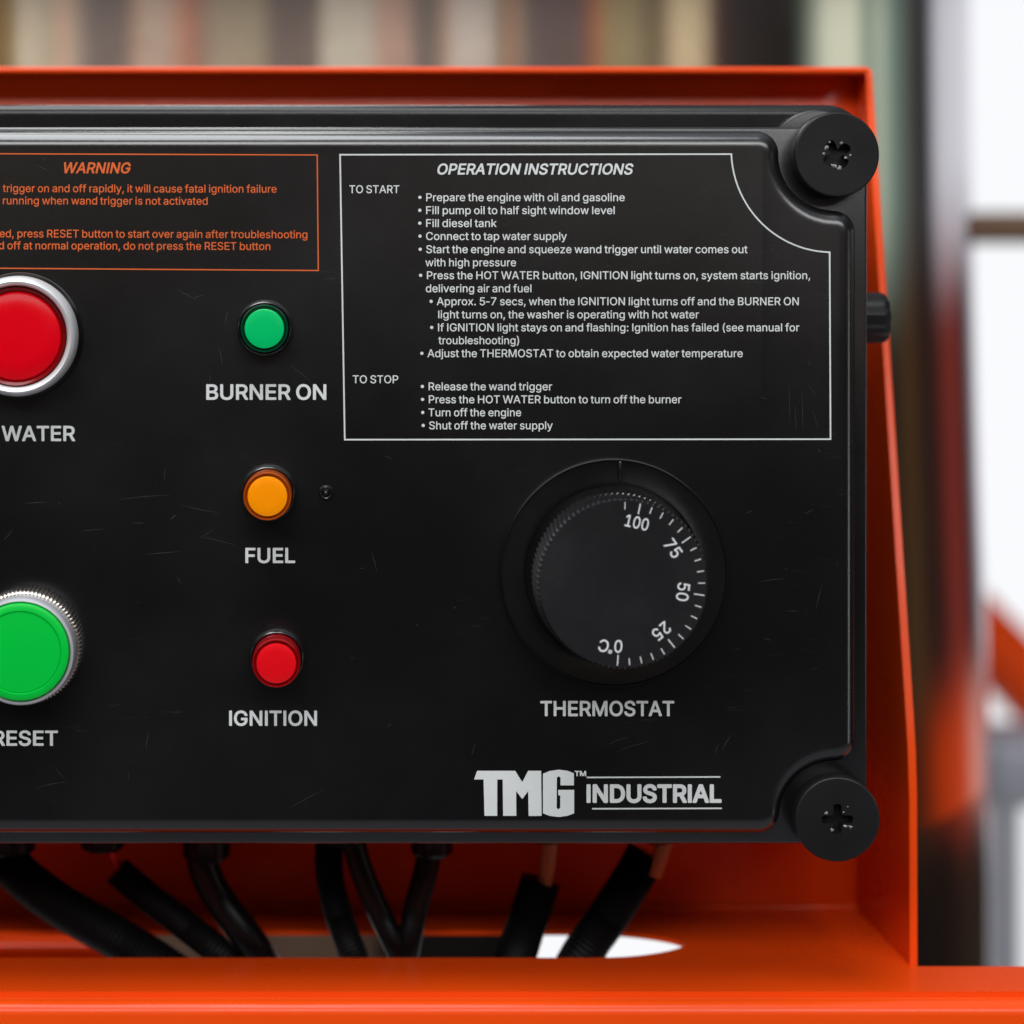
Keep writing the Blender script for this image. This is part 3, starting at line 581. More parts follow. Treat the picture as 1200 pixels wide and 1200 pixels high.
FONT_B = [
    'A 480 13 -16,86 -17,98 -11,102 -4,146 122,150 125,331 124,378 -4,384 -12,394 -17,464 -17,472 -14,478 -8,480 2,476 16,293 514,284 524,276 526,200 526,192 523,185 516,0 6,-1 0,1 -8,6 -13/180 216,238 393,298 218,294 216',
    'B 456 57 -16,254 -17,306 -12,352 3,382 21,394 33,415 58,429 94,435 130,430 178,417 212,400 236,374 258,359 268,378 284,400 308,404 316,411 338,415 368,412 408,409 420,394 453,368 484,338 506,294 520,246 526,60 526,52 523,45 516,43 508,43 0,47 -10/144 74,142 78,143 214,246 214,276 211,300 201,315 190,327 174,335 156,337 136,332 112,316 93,290 80,244 74/144 302,142 306,143 434,238 435,274 430,300 416,313 398,318 372,315 350,308 336,300 326,282 313,234 302',
    'C 510 259 -24,308 -21,344 -12,382 4,414 25,442 53,462 82,479 118,490 158,486 170,476 177,402 176,392 166,373 122,346 95,310 77,266 71,228 76,192 91,164 116,142 152,126 196,121 244,120 254,126 312,141 356,145 364,164 392,194 418,228 433,262 438,308 432,346 414,372 388,392 342,400 333,408 331,474 331,484 335,489 342,490 352,480 388,463 426,442 455,414 484,382 505,348 519,270 533,200 524,146 501,138 497,90 454,55 402,42 364,31 332,23 258,32 172,54 108,89 54,138 12,146 8,200 -15',
    'D 502 57 -16,224 -17,298 -8,356 15,372 25,412 59,447 110,466 160,473 184,479 258,471 334,449 398,422 438,406 457,362 492,298 517,230 526,60 526,52 523,46 518,43 508,43 0,47 -10/144 74,142 78,142 434,220 435,266 430,310 413,340 388,362 356,377 310,382 256,380 232,377 200,363 156,340 121,310 97,277 84,262 79,214 74',
    'E 419 57 -16,374 -17,383 -14,389 -8,392 0,392 58,388 68,380 73,146 74,143 74,142 78,143 212,356 212,362 214,368 218,372 232,372 288,368 297,360 302,143 304,142 434,378 436,386 442,389 452,389 510,386 518,380 523,370 526,60 526,52 524,46 518,43 508,43 0,47 -10',
    'F 410 57 -16,126 -17,136 -13,141 -6,143 204,346 204,357 208,363 218,363 280,359 288,352 294,143 296,142 434,374 436,383 442,386 452,386 510,383 518,378 523,368 526,60 526,52 524,46 518,43 508,43 0,47 -10',
    'G 520 261 -24,300 -21,338 -14,386 4,428 35,436 44,467 86,487 136,495 196,495 258,491 266,484 272,280 272,270 266,266 256,266 198,272 186,284 182,394 181,393 164,381 132,362 106,336 86,314 78,298 73,270 70,228 76,198 89,192 92,162 120,141 152,126 196,120 254,125 304,143 360,164 393,192 417,226 433,260 438,308 431,344 414,350 408,372 384,392 342,402 334,408 332,476 332,485 336,490 346,490 354,481 390,464 424,444 454,415 482,382 504,346 520,308 530,272 533,206 526,190 521,138 498,89 454,54 402,41 364,30 332,23 258,31 172,53 108,89 56,137 12,144 9,200 -15',
    'H 517 57 -16,126 -17,136 -13,141 -6,142 212,143 214,146 215,374 214,375 2,377 -6,382 -14,392 -17,458 -17,465 -14,470 -10,474 2,474 508,472 516,467 522,458 526,392 526,382 523,377 516,375 508,375 310,374 307,372 306,143 306,142 508,140 516,134 523,124 526,58 526,52 524,46 519,43 508,43 0,47 -10',
    'I 189 59 -16,130 -17,139 -12,144 -2,144 508,140 520,128 526,60 526,50 520,45 510,45 0,49 -10',
    'L 393 57 -16,362 -17,372 -12,378 -2,378 60,374 68,366 73,142 75,142 508,138 520,126 526,58 526,48 520,43 510,43 0,47 -10',
    'M 628 57 -16,124 -17,134 -12,138 -4,139 310,140 320,271 -8,276 -14,284 -17,340 -17,350 -14,358 -6,482 314,486 320,488 -4,494 -13,504 -17,568 -17,580 -12,584 -6,585 2,585 506,584 514,580 521,568 526,476 526,468 524,461 518,335 192,314 134,289 204,167 518,160 524,152 526,60 526,48 520,44 514,43 508,43 0,47 -10',
    'N 523 57 -16,128 -17,136 -12,141 -4,142 308,140 350,142 357,186 284,373 -10,380 -15,388 -17,464 -17,470 -15,476 -10,480 2,480 508,478 516,473 522,464 526,398 526,388 522,383 512,382 164,380 156,150 518,144 524,134 526,60 526,52 524,46 519,43 508,43 0,47 -10',
    'O 533 259 -24,272 -24,326 -17,342 -12,394 11,443 54,479 106,492 144,503 176,510 250,502 336,480 400,444 454,396 497,388 501,334 524,270 533,200 524,162 508,139 498,91 454,53 396,32 334,23 258,32 172,54 108,90 54,132 17,146 8,200 -15/260 71,228 76,194 91,164 118,141 152,127 196,120 254,127 312,141 356,164 392,194 418,228 433,268 438,306 433,339 418,370 392,393 356,407 312,413 254,407 196,393 152,370 116,340 91,310 78,272 71',
    'P 445 57 -16,126 -17,135 -14,140 -6,142 2,143 168,240 169,286 173,300 177,338 191,351 200,381 224,405 256,422 306,426 350,420 396,406 438,382 469,374 478,340 502,294 519,240 526,60 526,52 523,45 516,43 508,43 0,47 -10/144 259,142 264,143 434,230 435,264 432,288 424,306 410,318 392,325 372,327 348,325 324,322 314,317 302,304 284,288 271,260 262,232 259',
    'R 449 57 -16,126 -17,135 -14,140 -6,142 2,142 178,142 180,146 181,236 180,333 0,338 -9,344 -14,354 -17,428 -17,436 -14,443 -8,445 2,442 10,339 200,377 226,404 262,421 304,426 348,421 400,405 442,378 478,342 504,294 520,240 526,60 526,52 523,45 516,43 508,43 0,47 -10/144 272,142 276,143 434,232 435,266 432,290 424,307 412,319 396,325 378,328 352,325 328,319 310,308 294,290 283,266 275,232 272',
    'S 447 215 -26,230 -26,284 -20,330 -5,368 18,400 53,410 74,419 94,425 136,422 174,411 204,368 252,318 280,218 309,178 323,144 346,136 358,133 376,135 392,144 410,154 420,180 434,198 439,224 442,262 436,292 423,310 404,322 371,326 366,332 362,402 361,410 364,416 370,418 382,409 424,390 460,360 490,324 513,302 521,280 528,232 533,176 528,130 513,94 491,63 460,43 422,40 412,35 370,43 326,46 316,72 279,119 246,184 221,242 205,286 190,317 168,325 156,328 140,324 118,313 100,302 89,287 80,278 76,254 69,226 66,172 76,150 86,135 102,126 116,120 144,116 149,110 153,36 154,25 148,21 136,30 90,48 52,82 17,118 -5,130 -10,168 -21',
    'T 449 190 -16,260 -17,269 -12,274 -2,274 434,278 435,416 435,426 438,431 444,434 450,434 508,431 518,424 524,416 526,32 526,22 523,17 516,15 508,15 450,18 442,24 437,32 435,172 435,176 434,176 0,180 -10',
    'U 517 250 -24,264 -25,320 -18,374 1,412 28,425 42,448 71,466 114,474 170,474 508,471 518,462 525,392 526,383 522,378 516,376 508,376 182,372 148,360 119,345 100,328 88,322 83,294 73,260 69,224 73,194 85,172 101,156 122,145 148,141 182,141 508,139 516,134 523,126 526,60 526,50 523,44 514,43 170,50 118,71 70,98 36,110 24,150 -2,198 -18',
    'W 686 152 -16,232 -17,240 -14,245 -8,342 349,440 -8,446 -14,456 -17,530 -17,542 -12,548 0,686 504,686 514,682 521,670 526,602 526,594 523,587 516,492 149,490 154,397 512,390 522,380 526,306 526,298 523,291 516,194 149,191 154,98 516,92 523,82 526,16 526,4 520,0 512,0 504,137 0,142 -11',
]
FONT_C = [
    'A 480 11 -30,88 -30,98 -27,106 -22,114 -10,156 110,160 112,322 112,366 -10,378 -24,394 -30,466 -30,480 -24,490 -12,493 -2,491 10,398 264,305 518,299 528,288 536,276 539,198 539,184 533,173 520,-13 10,-14 -4,-9 -16,0 -25/200 229,199 232,238 349,280 230,276 229',
    'D 502 55 -30,224 -30,302 -20,364 4,394 26,422 51,459 104,479 156,486 184,492 260,484 336,461 402,433 446,416 467,368 504,302 530,230 539,58 539,44 534,34 524,30 508,30 0,32 -10,38 -20,46 -26/156 87,155 92,155 420,158 422,218 422,264 417,302 402,330 379,350 350,364 306,369 256,367 234,364 204,351 162,330 130,302 108,272 96,260 92,212 87',
    'I 189 57 -30,134 -29,142 -25,149 -20,157 -4,157 510,155 520,149 528,141 536,130 539,54 538,46 534,40 528,32 512,32 0,34 -10,40 -20,48 -26',
    'L 393 55 -30,362 -30,372 -28,382 -22,388 -14,391 -4,390 62,384 76,372 85,360 87,156 88,155 510,153 520,147 530,138 536,128 539,52 538,44 534,38 528,30 512,30 0,32 -10,38 -20,46 -26',
    'M 628 55 -30,128 -29,142 -22,150 -10,152 0,152 240,154 249,257 -10,263 -18,270 -25,284 -30,344 -30,357 -26,367 -16,472 249,474 240,474 0,476 -12,487 -24,502 -30,570 -30,580 -27,590 -20,596 -10,598 0,598 508,596 520,588 531,580 537,570 539,476 539,462 536,452 526,445 514,314 174,183 514,176 526,166 536,152 539,58 539,48 536,38 530,32 520,30 508,30 0,32 -10,38 -20,46 -26',
    'N 523 55 -30,130 -29,144 -22,154 -8,155 2,155 300,156 305,366 -21,374 -27,384 -30,464 -30,476 -27,487 -18,492 -9,493 0,493 508,490 522,480 533,464 539,396 539,380 532,371 518,369 508,369 210,368 202,158 530,148 536,138 539,60 539,46 536,36 526,32 518,30 508,30 0,32 -10,38 -20,46 -26',
    'R 449 55 -30,130 -30,142 -24,152 -14,155 0,155 164,156 167,158 168,228 167,322 -6,329 -18,338 -25,352 -30,430 -30,444 -25,454 -14,458 0,455 14,357 196,384 215,394 226,416 256,432 294,436 310,439 348,434 402,417 448,394 480,383 490,348 516,298 533,240 539,58 539,44 534,34 523,30 508,30 0,32 -10,38 -20,46 -26/156 285,155 290,156 422,230 422,264 419,284 412,298 402,306 391,311 376,314 352,312 330,308 318,298 303,284 294,256 287,232 285',
    'S 447 214 -38,230 -39,288 -33,334 -17,376 8,410 45,422 68,432 92,438 134,434 178,423 210,417 218,376 262,324 292,184 335,154 356,149 362,146 376,147 388,155 402,164 410,184 421,200 426,224 428,258 424,284 411,299 396,312 361,320 354,328 349,406 348,418 354,428 366,431 384,422 428,401 468,370 500,326 527,282 540,232 546,172 540,126 526,86 502,54 470,40 446,28 416,22 374,27 336,34 311,62 272,70 263,112 235,178 209,280 179,308 158,313 150,315 138,312 126,307 116,294 100,274 88,252 82,224 80,176 88,158 97,148 107,140 120,134 144,129 154,122 161,112 166,30 166,22 162,15 156,10 148,8 138,16 94,20 81,40 42,73 8,110 -16,126 -22,164 -33',
    'T 449 188 -30,264 -29,278 -22,286 -6,287 420,290 422,418 422,428 424,436 429,443 438,447 448,447 510,442 526,428 537,416 539,32 539,16 534,4 520,2 510,2 448,7 436,16 427,32 422,160 422,163 420,163 -2,165 -12,171 -20,178 -26',
    'U 517 249 -38,266 -38,322 -31,380 -10,420 18,435 34,459 64,478 110,482 124,487 170,487 508,486 518,482 526,476 532,468 537,456 539,388 539,376 533,366 522,363 508,363 182,359 152,349 126,336 109,320 98,292 86,260 83,226 86,200 96,180 110,168 128,158 152,154 182,154 508,151 522,142 533,128 539,60 539,43 534,37 528,32 520,30 508,30 170,38 112,60 62,88 28,103 14,146 -14,196 -31',
]

FONT_TEXT = decode(FONT_A)
FONT_BOLD = decode(FONT_B)
FONT_HEAVY = decode(FONT_C)
_w = min(p[0] for l in FONT_TEXT['-'][1] for p in l), max(p[0] for l in FONT_TEXT['-'][1] for p in l)
FONT_TEXT['-'] = (_w[1] - _w[0] + 40, [[(p[0] - _w[0] + 5, p[1]) for p in l] for l in FONT_TEXT['-'][1]])


def type_line(font, s, x0, x1, y0, y1, cap, shear=0.0, space=150):
    """outlines of s in photo pixels on the lid, from x0 to x1, baseline y0 -> y1"""
    x = 0
    gl = []
    lo, hi = None, None
    for c in s:
        if c == ' ':
            x += space
            continue
        if c == '\u2022':
            L = [[(105 + 105 * math.cos(i * math.pi / 8), 250 + 105 * math.sin(i * math.pi / 8)) for i in range(16)]]
            adv = 305
        else:
            adv, L = font[c]
        for l in L:
            q = [(x + p[0], p[1]) for p in l]
            gl.append(q)
            xs = [p[0] for p in q]
            lo = min(xs) if lo is None else min(lo, min(xs))
            hi = max(xs) if hi is None else max(hi, max(xs))
        x += adv
    k = cap / 509
    extra = shear * cap
    sx = (x1 - x0 - extra) / (hi - lo)
    out = []
    for l in gl:
        o = []
        for (px, py) in l:
            X = x0 + (px - lo) * sx + shear * py * k
            t = (X - x0) / (x1 - x0)
            o.append((X, -(y0 + (y1 - y0) * t) + py * k))
        out.append(o)
    return out


INK = -0.00006


def on_lid(x, y, z):
    return P(x, -y, 0.0) + Vector((0, INK - z, 0))


def stroke(pts, w, closed=False):
    """a printed rule of width w (pixels) as outline loops"""
    n = len(pts)
    L, Rr = [], []
    for i in range(n):
        a = pts[(i - 1) % n] if closed or i > 0 else pts[i]
        b = pts[(i + 1) % n] if closed or i < n - 1 else pts[i]
        p = pts[i]
        d1 = Vector((p[0] - a[0], p[1] - a[1]))
        d2 = Vector((b[0] - p[0], b[1] - p[1]))
        d1 = d1.normalized() if d1.length > 0 else d2.normalized()
        d2 = d2.normalized() if d2.length > 0 else d1
        n1 = Vector((-d1.y, d1.x))
        n2 = Vector((-d2.y, d2.x))
        m = (n1 + n2).normalized()
        s = w / 2 / max(m.dot(n1), 0.3)
        L.append((p[0] + m.x * s, -(p[1] + m.y * s)))
        Rr.append((p[0] - m.x * s, -(p[1] - m.y * s)))
    return [L, Rr] if closed else [L + Rr[::-1]]


# ================================================================== machine frame (orange)
YB = 0.080                                   # back panel of the shroud
XS = 613 * MM * (DIST + YB) / DIST           # inner face of the side panel
ZF = -(1066 - CY) * MM * (DIST + YB) / DIST  # floor of the shroud
ZT = 0.0461                                  # top edge
XL = -0.22                                   # everything runs on past the left edge of the picture

frame = thing('machine_frame', (0, YB, ZF), 'glossy orange sheet metal frame and tray holding the black control box', 'machine frame')
T = 0.0019
bm = bmesh.new()
add_box(bm, XL, XS + T, YB, YB + T, ZF - 0.004, ZT + 0.001, 0.0005, 2)
obj('back_panel', bm, M['orange'], frame)

# side gusset: narrow at the top, deep at the bottom
prof = [(YB + T, ZT + 0.0008), (0.0712, ZT + 0.0008), (0.0700, ZT - 0.0008), (0.0305, -0.1166), (0.0290, -0.1235), (0.0278, -0.135), (0.0268, ZF - 0.0012), (YB + T, ZF - 0.0012)]
bm = bmesh.new()
splay = lambda y: XS + 0.0025 * (YB - y) / 0.054          # the gusset leans out a little towards its front edge
A = [bm.verts.new((splay(y), y, z)) for y, z in prof]
B = [bm.verts.new((splay(y) + T, y, z)) for y, z in prof]
bm.faces.new(A)
bm.faces.new(B)
for i in range(len(prof)):
    j = (i + 1) % len(prof)
    bm.faces.new((A[i], A[j], B[j], B[i]))
bmesh.ops.bevel(bm, geom=[e for e in bm.edges if (e.verts[0].co.x < splay(e.verts[0].co.y) + 1e-6) == (e.verts[1].co.x < splay(e.verts[1].co.y) + 1e-6)], offset=0.00055, segments=3, profile=0.5, affect='EDGES')
obj('side_panel', bm, M['orange'], frame)

bm = bmesh.new()
add_box(bm, XL, XS + 0.0004, 0.0652, YB + 0.0003, ZT - 0.0008, ZT + 0.0008, 0.00055, 3)
obj('top_flange', bm, M['orange'], frame)

# floor with the cable slot
sl0, sl1, sy0, sy1 = -0.135, 0.0890, 0.034, 0.0590
rr = (sy1 - sy0) / 2
slot = [(sl0, sy0)] + [(sl1 - rr * 1.9 + rr * 1.9 * math.cos(a), (sy0 + sy1) / 2 + rr * math.sin(a) * (0.55 + 0.45 * abs(math.sin(a)))) for a in [R(-90 + 9 * i) for i in range(21)]] + [(sl0, sy1)]
outer = [(XL, 0.0052), (0.2995, 0.0052), (0.2995, 0.0262), (XS + 0.0030, 0.0264), (XS + 0.0005, YB - 0.0001), (XL, YB - 0.0001)]
me = fill_mesh('floor_panel', [outer, slot], lambda x, y, z: Vector((x, y, ZF - 0.0006 + z)), 0.0006)
finish('floor_panel', me, M['orange'], frame)
# small weld fillet between floor and back panel catches the light
bm = bmesh.new()
add_tube(bm, [(XL, YB - 0.0006, ZF + 0.0006), (XS, YB - 0.0006, ZF + 0.0006)], 0.0010, 10)
obj('bend_fillet', bm, M['orange'], frame)

bm = bmesh.new()
add_box(bm, XL, 0.30, 0.000, 0.0262, ZF - 0.0265, ZF - 0.00125, 0.0030, 6)
obj('front_rail', bm, M['orange'], frame)

bm = bmesh.new()
add_tube(bm, [P(1128, 722, 0.62), P(1190, 785, 0.62), P(1330, 935, 0.62)], 0.0165, 24)
obj('brace_tube', bm, M['orange'], frame)

bm = bmesh.new()
add_box(bm, XL, P(172, 0, .10).x, 0.092, 0.112, -0.235, -0.1885, 0.002, 3)
obj('cross_member', bm, M['orange'], frame)
# ================================================================== control box
box = thing('control_box', (0, 0.01, 0), 'black plastic control box with printed front, buttons, lamps and thermostat knob', 'control box')
X0 = -500.0   # photo column where the box ends, well outside the picture


def outline(d, top, bottom, right, left=X0, s1=(980, 181), s2=(981, 960), Rc=65.0, rf=26.0):
    """raised field of the lid inset by d pixels; two right-hand corners scooped round the screws"""
    pts = []

    def arc(c, r, a0, a1, n):
        for i in range(n + 1):
            a = R(a0 + (a1 - a0) * i / n)
            pts.append((c[0] + r * math.cos(a), c[1] + r * math.sin(a)))

    def ang(c, p):
        return math.degrees(math.atan2(p[1] - c[1], p[0] - c[0]))

    h = Rc + rf
    # top right
    c1 = (s1[0] - math.sqrt(h * h - (top + rf - s1[1]) ** 2), top + rf)
    c2 = (right - rf, s1[1] + math.sqrt(h * h - (right - rf - s1[0]) ** 2))
    a1, a2 = ang(s1, c1), ang(s1, c2)
    pts.append((left + d, bottom - d))
    pts.append((left + d, top + d))
    for i in range(1, 12):
        pts.append((left + d + (c1[0] - left - d) * i / 12, top + d))
    arc(c1, rf - d, -90, ang(c1, s1), 12)
    arc(s1, Rc + d, a1 % 360, a2 % 360, 28)
    arc(c2, rf - d, ang(c2, s1), 0, 12)
    # bottom right
    c3 = (right - rf, s2[1] - math.sqrt(h * h - (right - rf - s2[0]) ** 2))
    c4 = (s2[0] - math.sqrt(h * h - (bottom - rf - s2[1]) ** 2), bottom - rf)
    for i in range(1, 12):
        pts.append((right - d, c2[1] + (c3[1] - c2[1]) * i / 12))
    arc(c3, rf - d, 0, ang(c3, s2), 12)
    arc(s2, Rc + d, ang(s2, c3) % 360, ang(s2, c4) % 360, 28)
    arc(c4, rf - d, ang(c4, s2) % 360, 90, 12)
    for i in range(1, 12):
        pts.append((c4[0] + (left + d - c4[0]) * i / 12, bottom - d))
    return pts


bm = bmesh.new()
rings = []
RB = 20.0                                     # edge rounding, photo pixels
prof = [(-0.6, 0.0052), (0.0, 0.0044)] + [(RB * (1 - math.sin(t * math.pi / 2)) if False else RB * (1 - math.cos(t * math.pi / 2)), 0.0036 * (1 - math.sin(t * math.pi / 2))) for t in [i / 10 for i in range(11)]]
for d, y in prof:
    rings.append([bm.verts.new(P(x, yy, 0) + Vector((0, y, 0))) for x, yy in outline(d, 153.0, 979.5, 1005.0)])
n = len(rings[0])
for A, B in zip(rings, rings[1:]):
    for i in range(n):
        j = (i + 1) % n
        bm.faces.new((A[i], A[j], B[j], B[i]))
face = bm.faces.new(rings[-1])
bmesh.ops.triangulate(bm, faces=[face])
# flange behind the raised field
zt, zb, xr = P(0, 149, .005).z, P(0, 989, .005).z, P(1016.5, 0, .005).x
add_box(bm, P(X0 - 12, 0).x, xr, 0.0050, 0.0125, zb, zt, 0.0007, 3)
lid = obj('lid', bm, M['lid'], box, 35)

# housing behind the lid, a little taller at the top, with bosses behind the screws
bm = bmesh.new()


def rounded(d, x0, x1, z0, z1, rad):
    pts = [(x0 + d, z0 + d), (x1 - d, z0 + d)]
    for k in range(13):
        a = R(90 * k / 12)
        pts.append((x1 - rad + (rad - d) * math.cos(a), z1 - rad + (rad - d) * math.sin(a)))
    pts.append((x0 + d, z1 - d))
    return pts


hr = []
for d, y in [(0.0, YB - 0.001), (0.0, 0.030)] + [(0.0026 * (1 - math.cos(R(9 * k))), 0.0188 - 0.0026 * math.sin(R(9 * k))) for k in range(11)]:
    hr.append([bm.verts.new((x, y, z)) for x, z in rounded(d, P(X0 - 14, 0).x, P(1013, 0, .02).x, P(0, 982, .02).z, P(0, 122.5, .0165).z, 0.0095)])
for A, B in zip(hr, hr[1:]):
    for i in range(len(A)):
        j = (i + 1) % len(A)
        bm.faces.new((A[i], A[j], B[j], B[i]))
bm.faces.new(hr[0])
bm.faces.new(hr[-1])
add_box(bm, P(X0 - 10, 0).x, P(1000, 0, .02).x, 0.0120, 0.0170, P(0, 980, .012).z, P(0, 152.5, .012).z, 0.0005, 2)
for (sx, sy) in ((969, 186),):
    c = P(sx, sy, 0.0)
    add_lathe(bm, c.x, c.z, [(0.0122, 0.030), (0.0122, 0.0092), (0.0119, 0.0088), (0.0115, 0.0086)], 64)
housing = obj('housing', bm, M['housing'], box)


# ---- corner screws
def corner_screw(px, py, loops, depth, label):
    c = P(px, py, 0.0)
    r = 50.0 * MM
    bm = bmesh.new()
    yf = -0.0004
    add_lathe(bm, c.x, c.z, [(r * 0.985, 0.0085), (r, 0.0075), (r, yf + 0.0007), (r * 0.995, yf + 0.0004), (r * 0.978, yf + 0.0001), (r * 0.955, yf)], 96, False)
    disc = [(r * 0.955 * math.sin(2 * math.pi * i / 96), r * 0.955 * math.cos(2 * math.pi * i / 96)) for i in range(96)]
    me = fill_mesh('face', [disc, [(x * MM, y * MM) for x, y in loops]], lambda x, y, z: Vector((c.x + x, yf + depth / 2 - z, c.z + y)), depth / 2)
    bm.from_mesh(me)
    bpy.data.meshes.remove(me)
    # floor of the slot
    rb = 20 * MM
    bm.faces.new([bm.verts.new((c.x + rb * math.sin(2 * math.pi * i / 24), yf + depth, c.z + rb * math.cos(2 * math.pi * i / 24))) for i in range(24)])
    me2 = bpy.data.meshes.new('corner_screw')
    bm.to_mesh(me2)
    bm.free()
    o = finish('corner_screw', me2, M['black'], box, 35)
    o['label'] = label
    return o, c


def cross(w, l, taper=1.0, rnd=3):
    pts = []
    for k in range(4):
        a = k * math.pi / 2
        for (u, v) in ((w, w), (l - 2, w * taper), (l - 0.6, w * taper * 0.6), (l, 0), (l - 0.6, -w * taper * 0.6), (l - 2, -w * taper), (w, -w)):
            if (u, v) == (w, -w):
                continue
            pts.append((k, u, -v))
    out = []
    for k, u, v in pts:
        a = k * math.pi / 2
        out.append((u * math.cos(a) - v * math.sin(a), u * math.sin(a) + v * math.cos(a)))
    return out


def worn_cross():
    pts = []
    for k in range(4):
        a = R(52) + k * math.pi / 2
        arm = [(4.0, -6.2), (8.5, -8.6), (13.5, -9.6), (17.3, -6.8), (17.6, -1.5), (15.0, 3.0), (10.5, 2.6), (7.0, 3.4)]
        for u, v in arm:
            u += random.uniform(-.7, .7)
            v += random.uniform(-.7, .7)
            pts.append((u * math.cos(a) - v * math.sin(a), u * math.sin(a) + v * math.cos(a)))
    return pts


def chips(parent, c, spots):
    bm = bmesh.new()
    for (x, y, s) in spots:
        vs = []
        m = 7
        for i in range(m):
            a = 2 * math.pi * i / m
            q = s * 1.45 * random.uniform(.5, 1.2)
            vs.append(bm.verts.new((c.x + (x + q * math.cos(a)) * MM, -0.00046 + 0.0003 * random.random() * (1 if s > 2 else 0), c.z + (y + q * .8 * math.sin(a)) * MM)))
        top = bm.verts.new((c.x + x * MM, -0.00075, c.z + y * MM))
        for i in range(m):
            bm.faces.new((vs[i], vs[(i + 1) % m], top))
    obj('burr', bm, M['burr'], parent, 0)


M['burr'] = mat('grey_burr', (0.22, 0.23, 0.23), 0.3, spec=0.8)
sc, c = corner_screw(980.5, 181, worn_cross(), 0.0030, 'corner screw with a worn chewed out slot')
chips(sc, c, [(-13, 8, 2.6), (-15.5, 1, 2.0), (-3, -13.5, 3.2), (3.5, -16, 2.6), (10.5, -4, 2.4), (15.8, -1, 1.4), (5, 13.5, 1.6), (-8.5, 14.5, 1.2)])
sc, c = corner_screw(981, 960, cross(5.2, 18.5, 0.9), 0.0030, 'corner screw with a clean cross slot')
chips(sc, c, [(-13, 7.8, 2.2), (9.5, -8, 2.4), (15.5, -8.4, 2.4), (-6.5, -12, 1.8), (7, 8.5, 1.1), (12, 15, 0.8)])

# ---- printing on the lid
B_ = '\u2022 '
INSTR = [
    ('TO START', 409.3, 468, 226.3), ('TO STOP', 413.3, 466.7, 449),
    (B_ + 'Prepare the engine with oil and gasoline', 490.2, 732, 235.7),
    (B_ + 'Fill pump oil to half sight window level', 490, 720.3, 250.9),
    (B_ + 'Fill diesel tank', 490, 582, 266),
    (B_ + 'Connect to tap water supply', 490.3, 664.3, 281.2),
    (B_ + 'Start the engine and squeeze wand trigger until water comes out', 490.5, 876, 296.6),
    ('with high pressure', 498.5, 604.7, 312),
    (B_ + 'Press the HOT WATER button, IGNITION light turns on, system starts ignition,', 491, 949.3, 327.1),
    ('delivering air and fuel', 499, 622.7, 342.4),
    (B_ + 'Approx. 5-7 secs, when the IGNITION light turns off and the BURNER ON', 503.3, 936, 357.6),
    ('light turns on, the washer is operating with hot water', 513.5, 819, 373),
    (B_ + 'If IGNITION light stays on and flashing: Ignition has failed (see manual for', 504, 936.7, 388.2),
    ('troubleshooting)', 513.7, 608.3, 403.3),
    (B_ + 'Adjust the THERMOSTAT to obtain expected water temperature', 492.5, 870.3, 418.5),
    (B_ + 'Release the wand trigger', 493, 647, 457.3),
    (B_ + 'Press the HOT WATER button to turn off the burner', 493.3, 798.5, 472.5),
    (B_ + 'Turn off the engine', 493.5, 610.7, 487.8),
    (B_ + 'Shut off the water supply', 494, 647.7, 503),
]
loops = []
for s, a, b, y in INSTR:
    loops += type_line(FONT_TEXT, s, a, b, y, y, 9.1)
loops += type_line(FONT_BOLD, 'OPERATION INSTRUCTIONS', 511.5, 743, 204.2, 204.2, 12.2, 0.2)
me = fill_mesh('instruction_print', loops, on_lid)
finish('instruction_print', me, M['white_ink'], lid, 0)
border = [(398.5, 181.3), (857, 180.6)]
for i in range(1, 24):
    a = R(180 - 86 * i / 24)
    q = 123 - 8.2 * i / 24
    border.append((980 + q * math.cos(a), 181 + q * math.sin(a)))
border += [(972.2, 295.6), (973.2, 514.6), (404, 515.2)]
me = fill_mesh('instruction_border', stroke(border, 1.75, True), on_lid)
finish('instruction_border', me, M['white_ink'], lid, 0)

WARN = [
    ('trigger on and off rapidly, it will cause fatal ignition failure', 3.2, 324.2, 225, 225.8),
    ('running when wand trigger is not activated', 3.4, 243.4, 239.4, 240),
    ('ed, press RESET button to start over again after troubleshooting', -0.5, 360.2, 278, 279.2),
    ('d off at normal operation, do not press the RESET button', -1.5, 316.8, 292, 293),
]
loops = []
for s, a, b, y, y2 in WARN:
    loops += type_line(FONT_TEXT, s, a, b, y, y2, 9.0)
loops += type_line(FONT_BOLD, 'WARNING', 72.6, 154.2, 202.7, 202.9, 12.2, 0.2)
me = fill_mesh('warning_print', loops, on_lid)
finish('warning_print', me, M['orange_ink'], lid, 0)
me = fill_mesh('warning_border', stroke([(-470, 178.4), (371.7, 181.6), (373, 317), (-470, 311)], 1.35, True), on_lid)
finish('warning_border', me, M['orange_ink'], lid, 0)

for s, a, b, y, h in (('BURNER ON', 241.7, 382.4, 468, 17.2), ('HOT WATER', -54, 88.2, 516.4, 16.9), ('FUEL', 287.5, 345.9, 659.3, 16.8),
                      ('IGNITION', 268.5, 371.5, 850, 16.8), ('RESET', -8.5, 67.8, 873.4, 16.8), ('THERMOSTAT', 633.2, 790, 838.7, 16.9)):
    me = fill_mesh('label_print', type_line(FONT_BOLD, s, a, b, y, y, h), on_lid)
    finish('label_print', me, M['white_ink'], lid, 0)


def lg(pts):
    return [(540 + x / 3.75, -(880 + y / 3.75)) for x, y in pts]


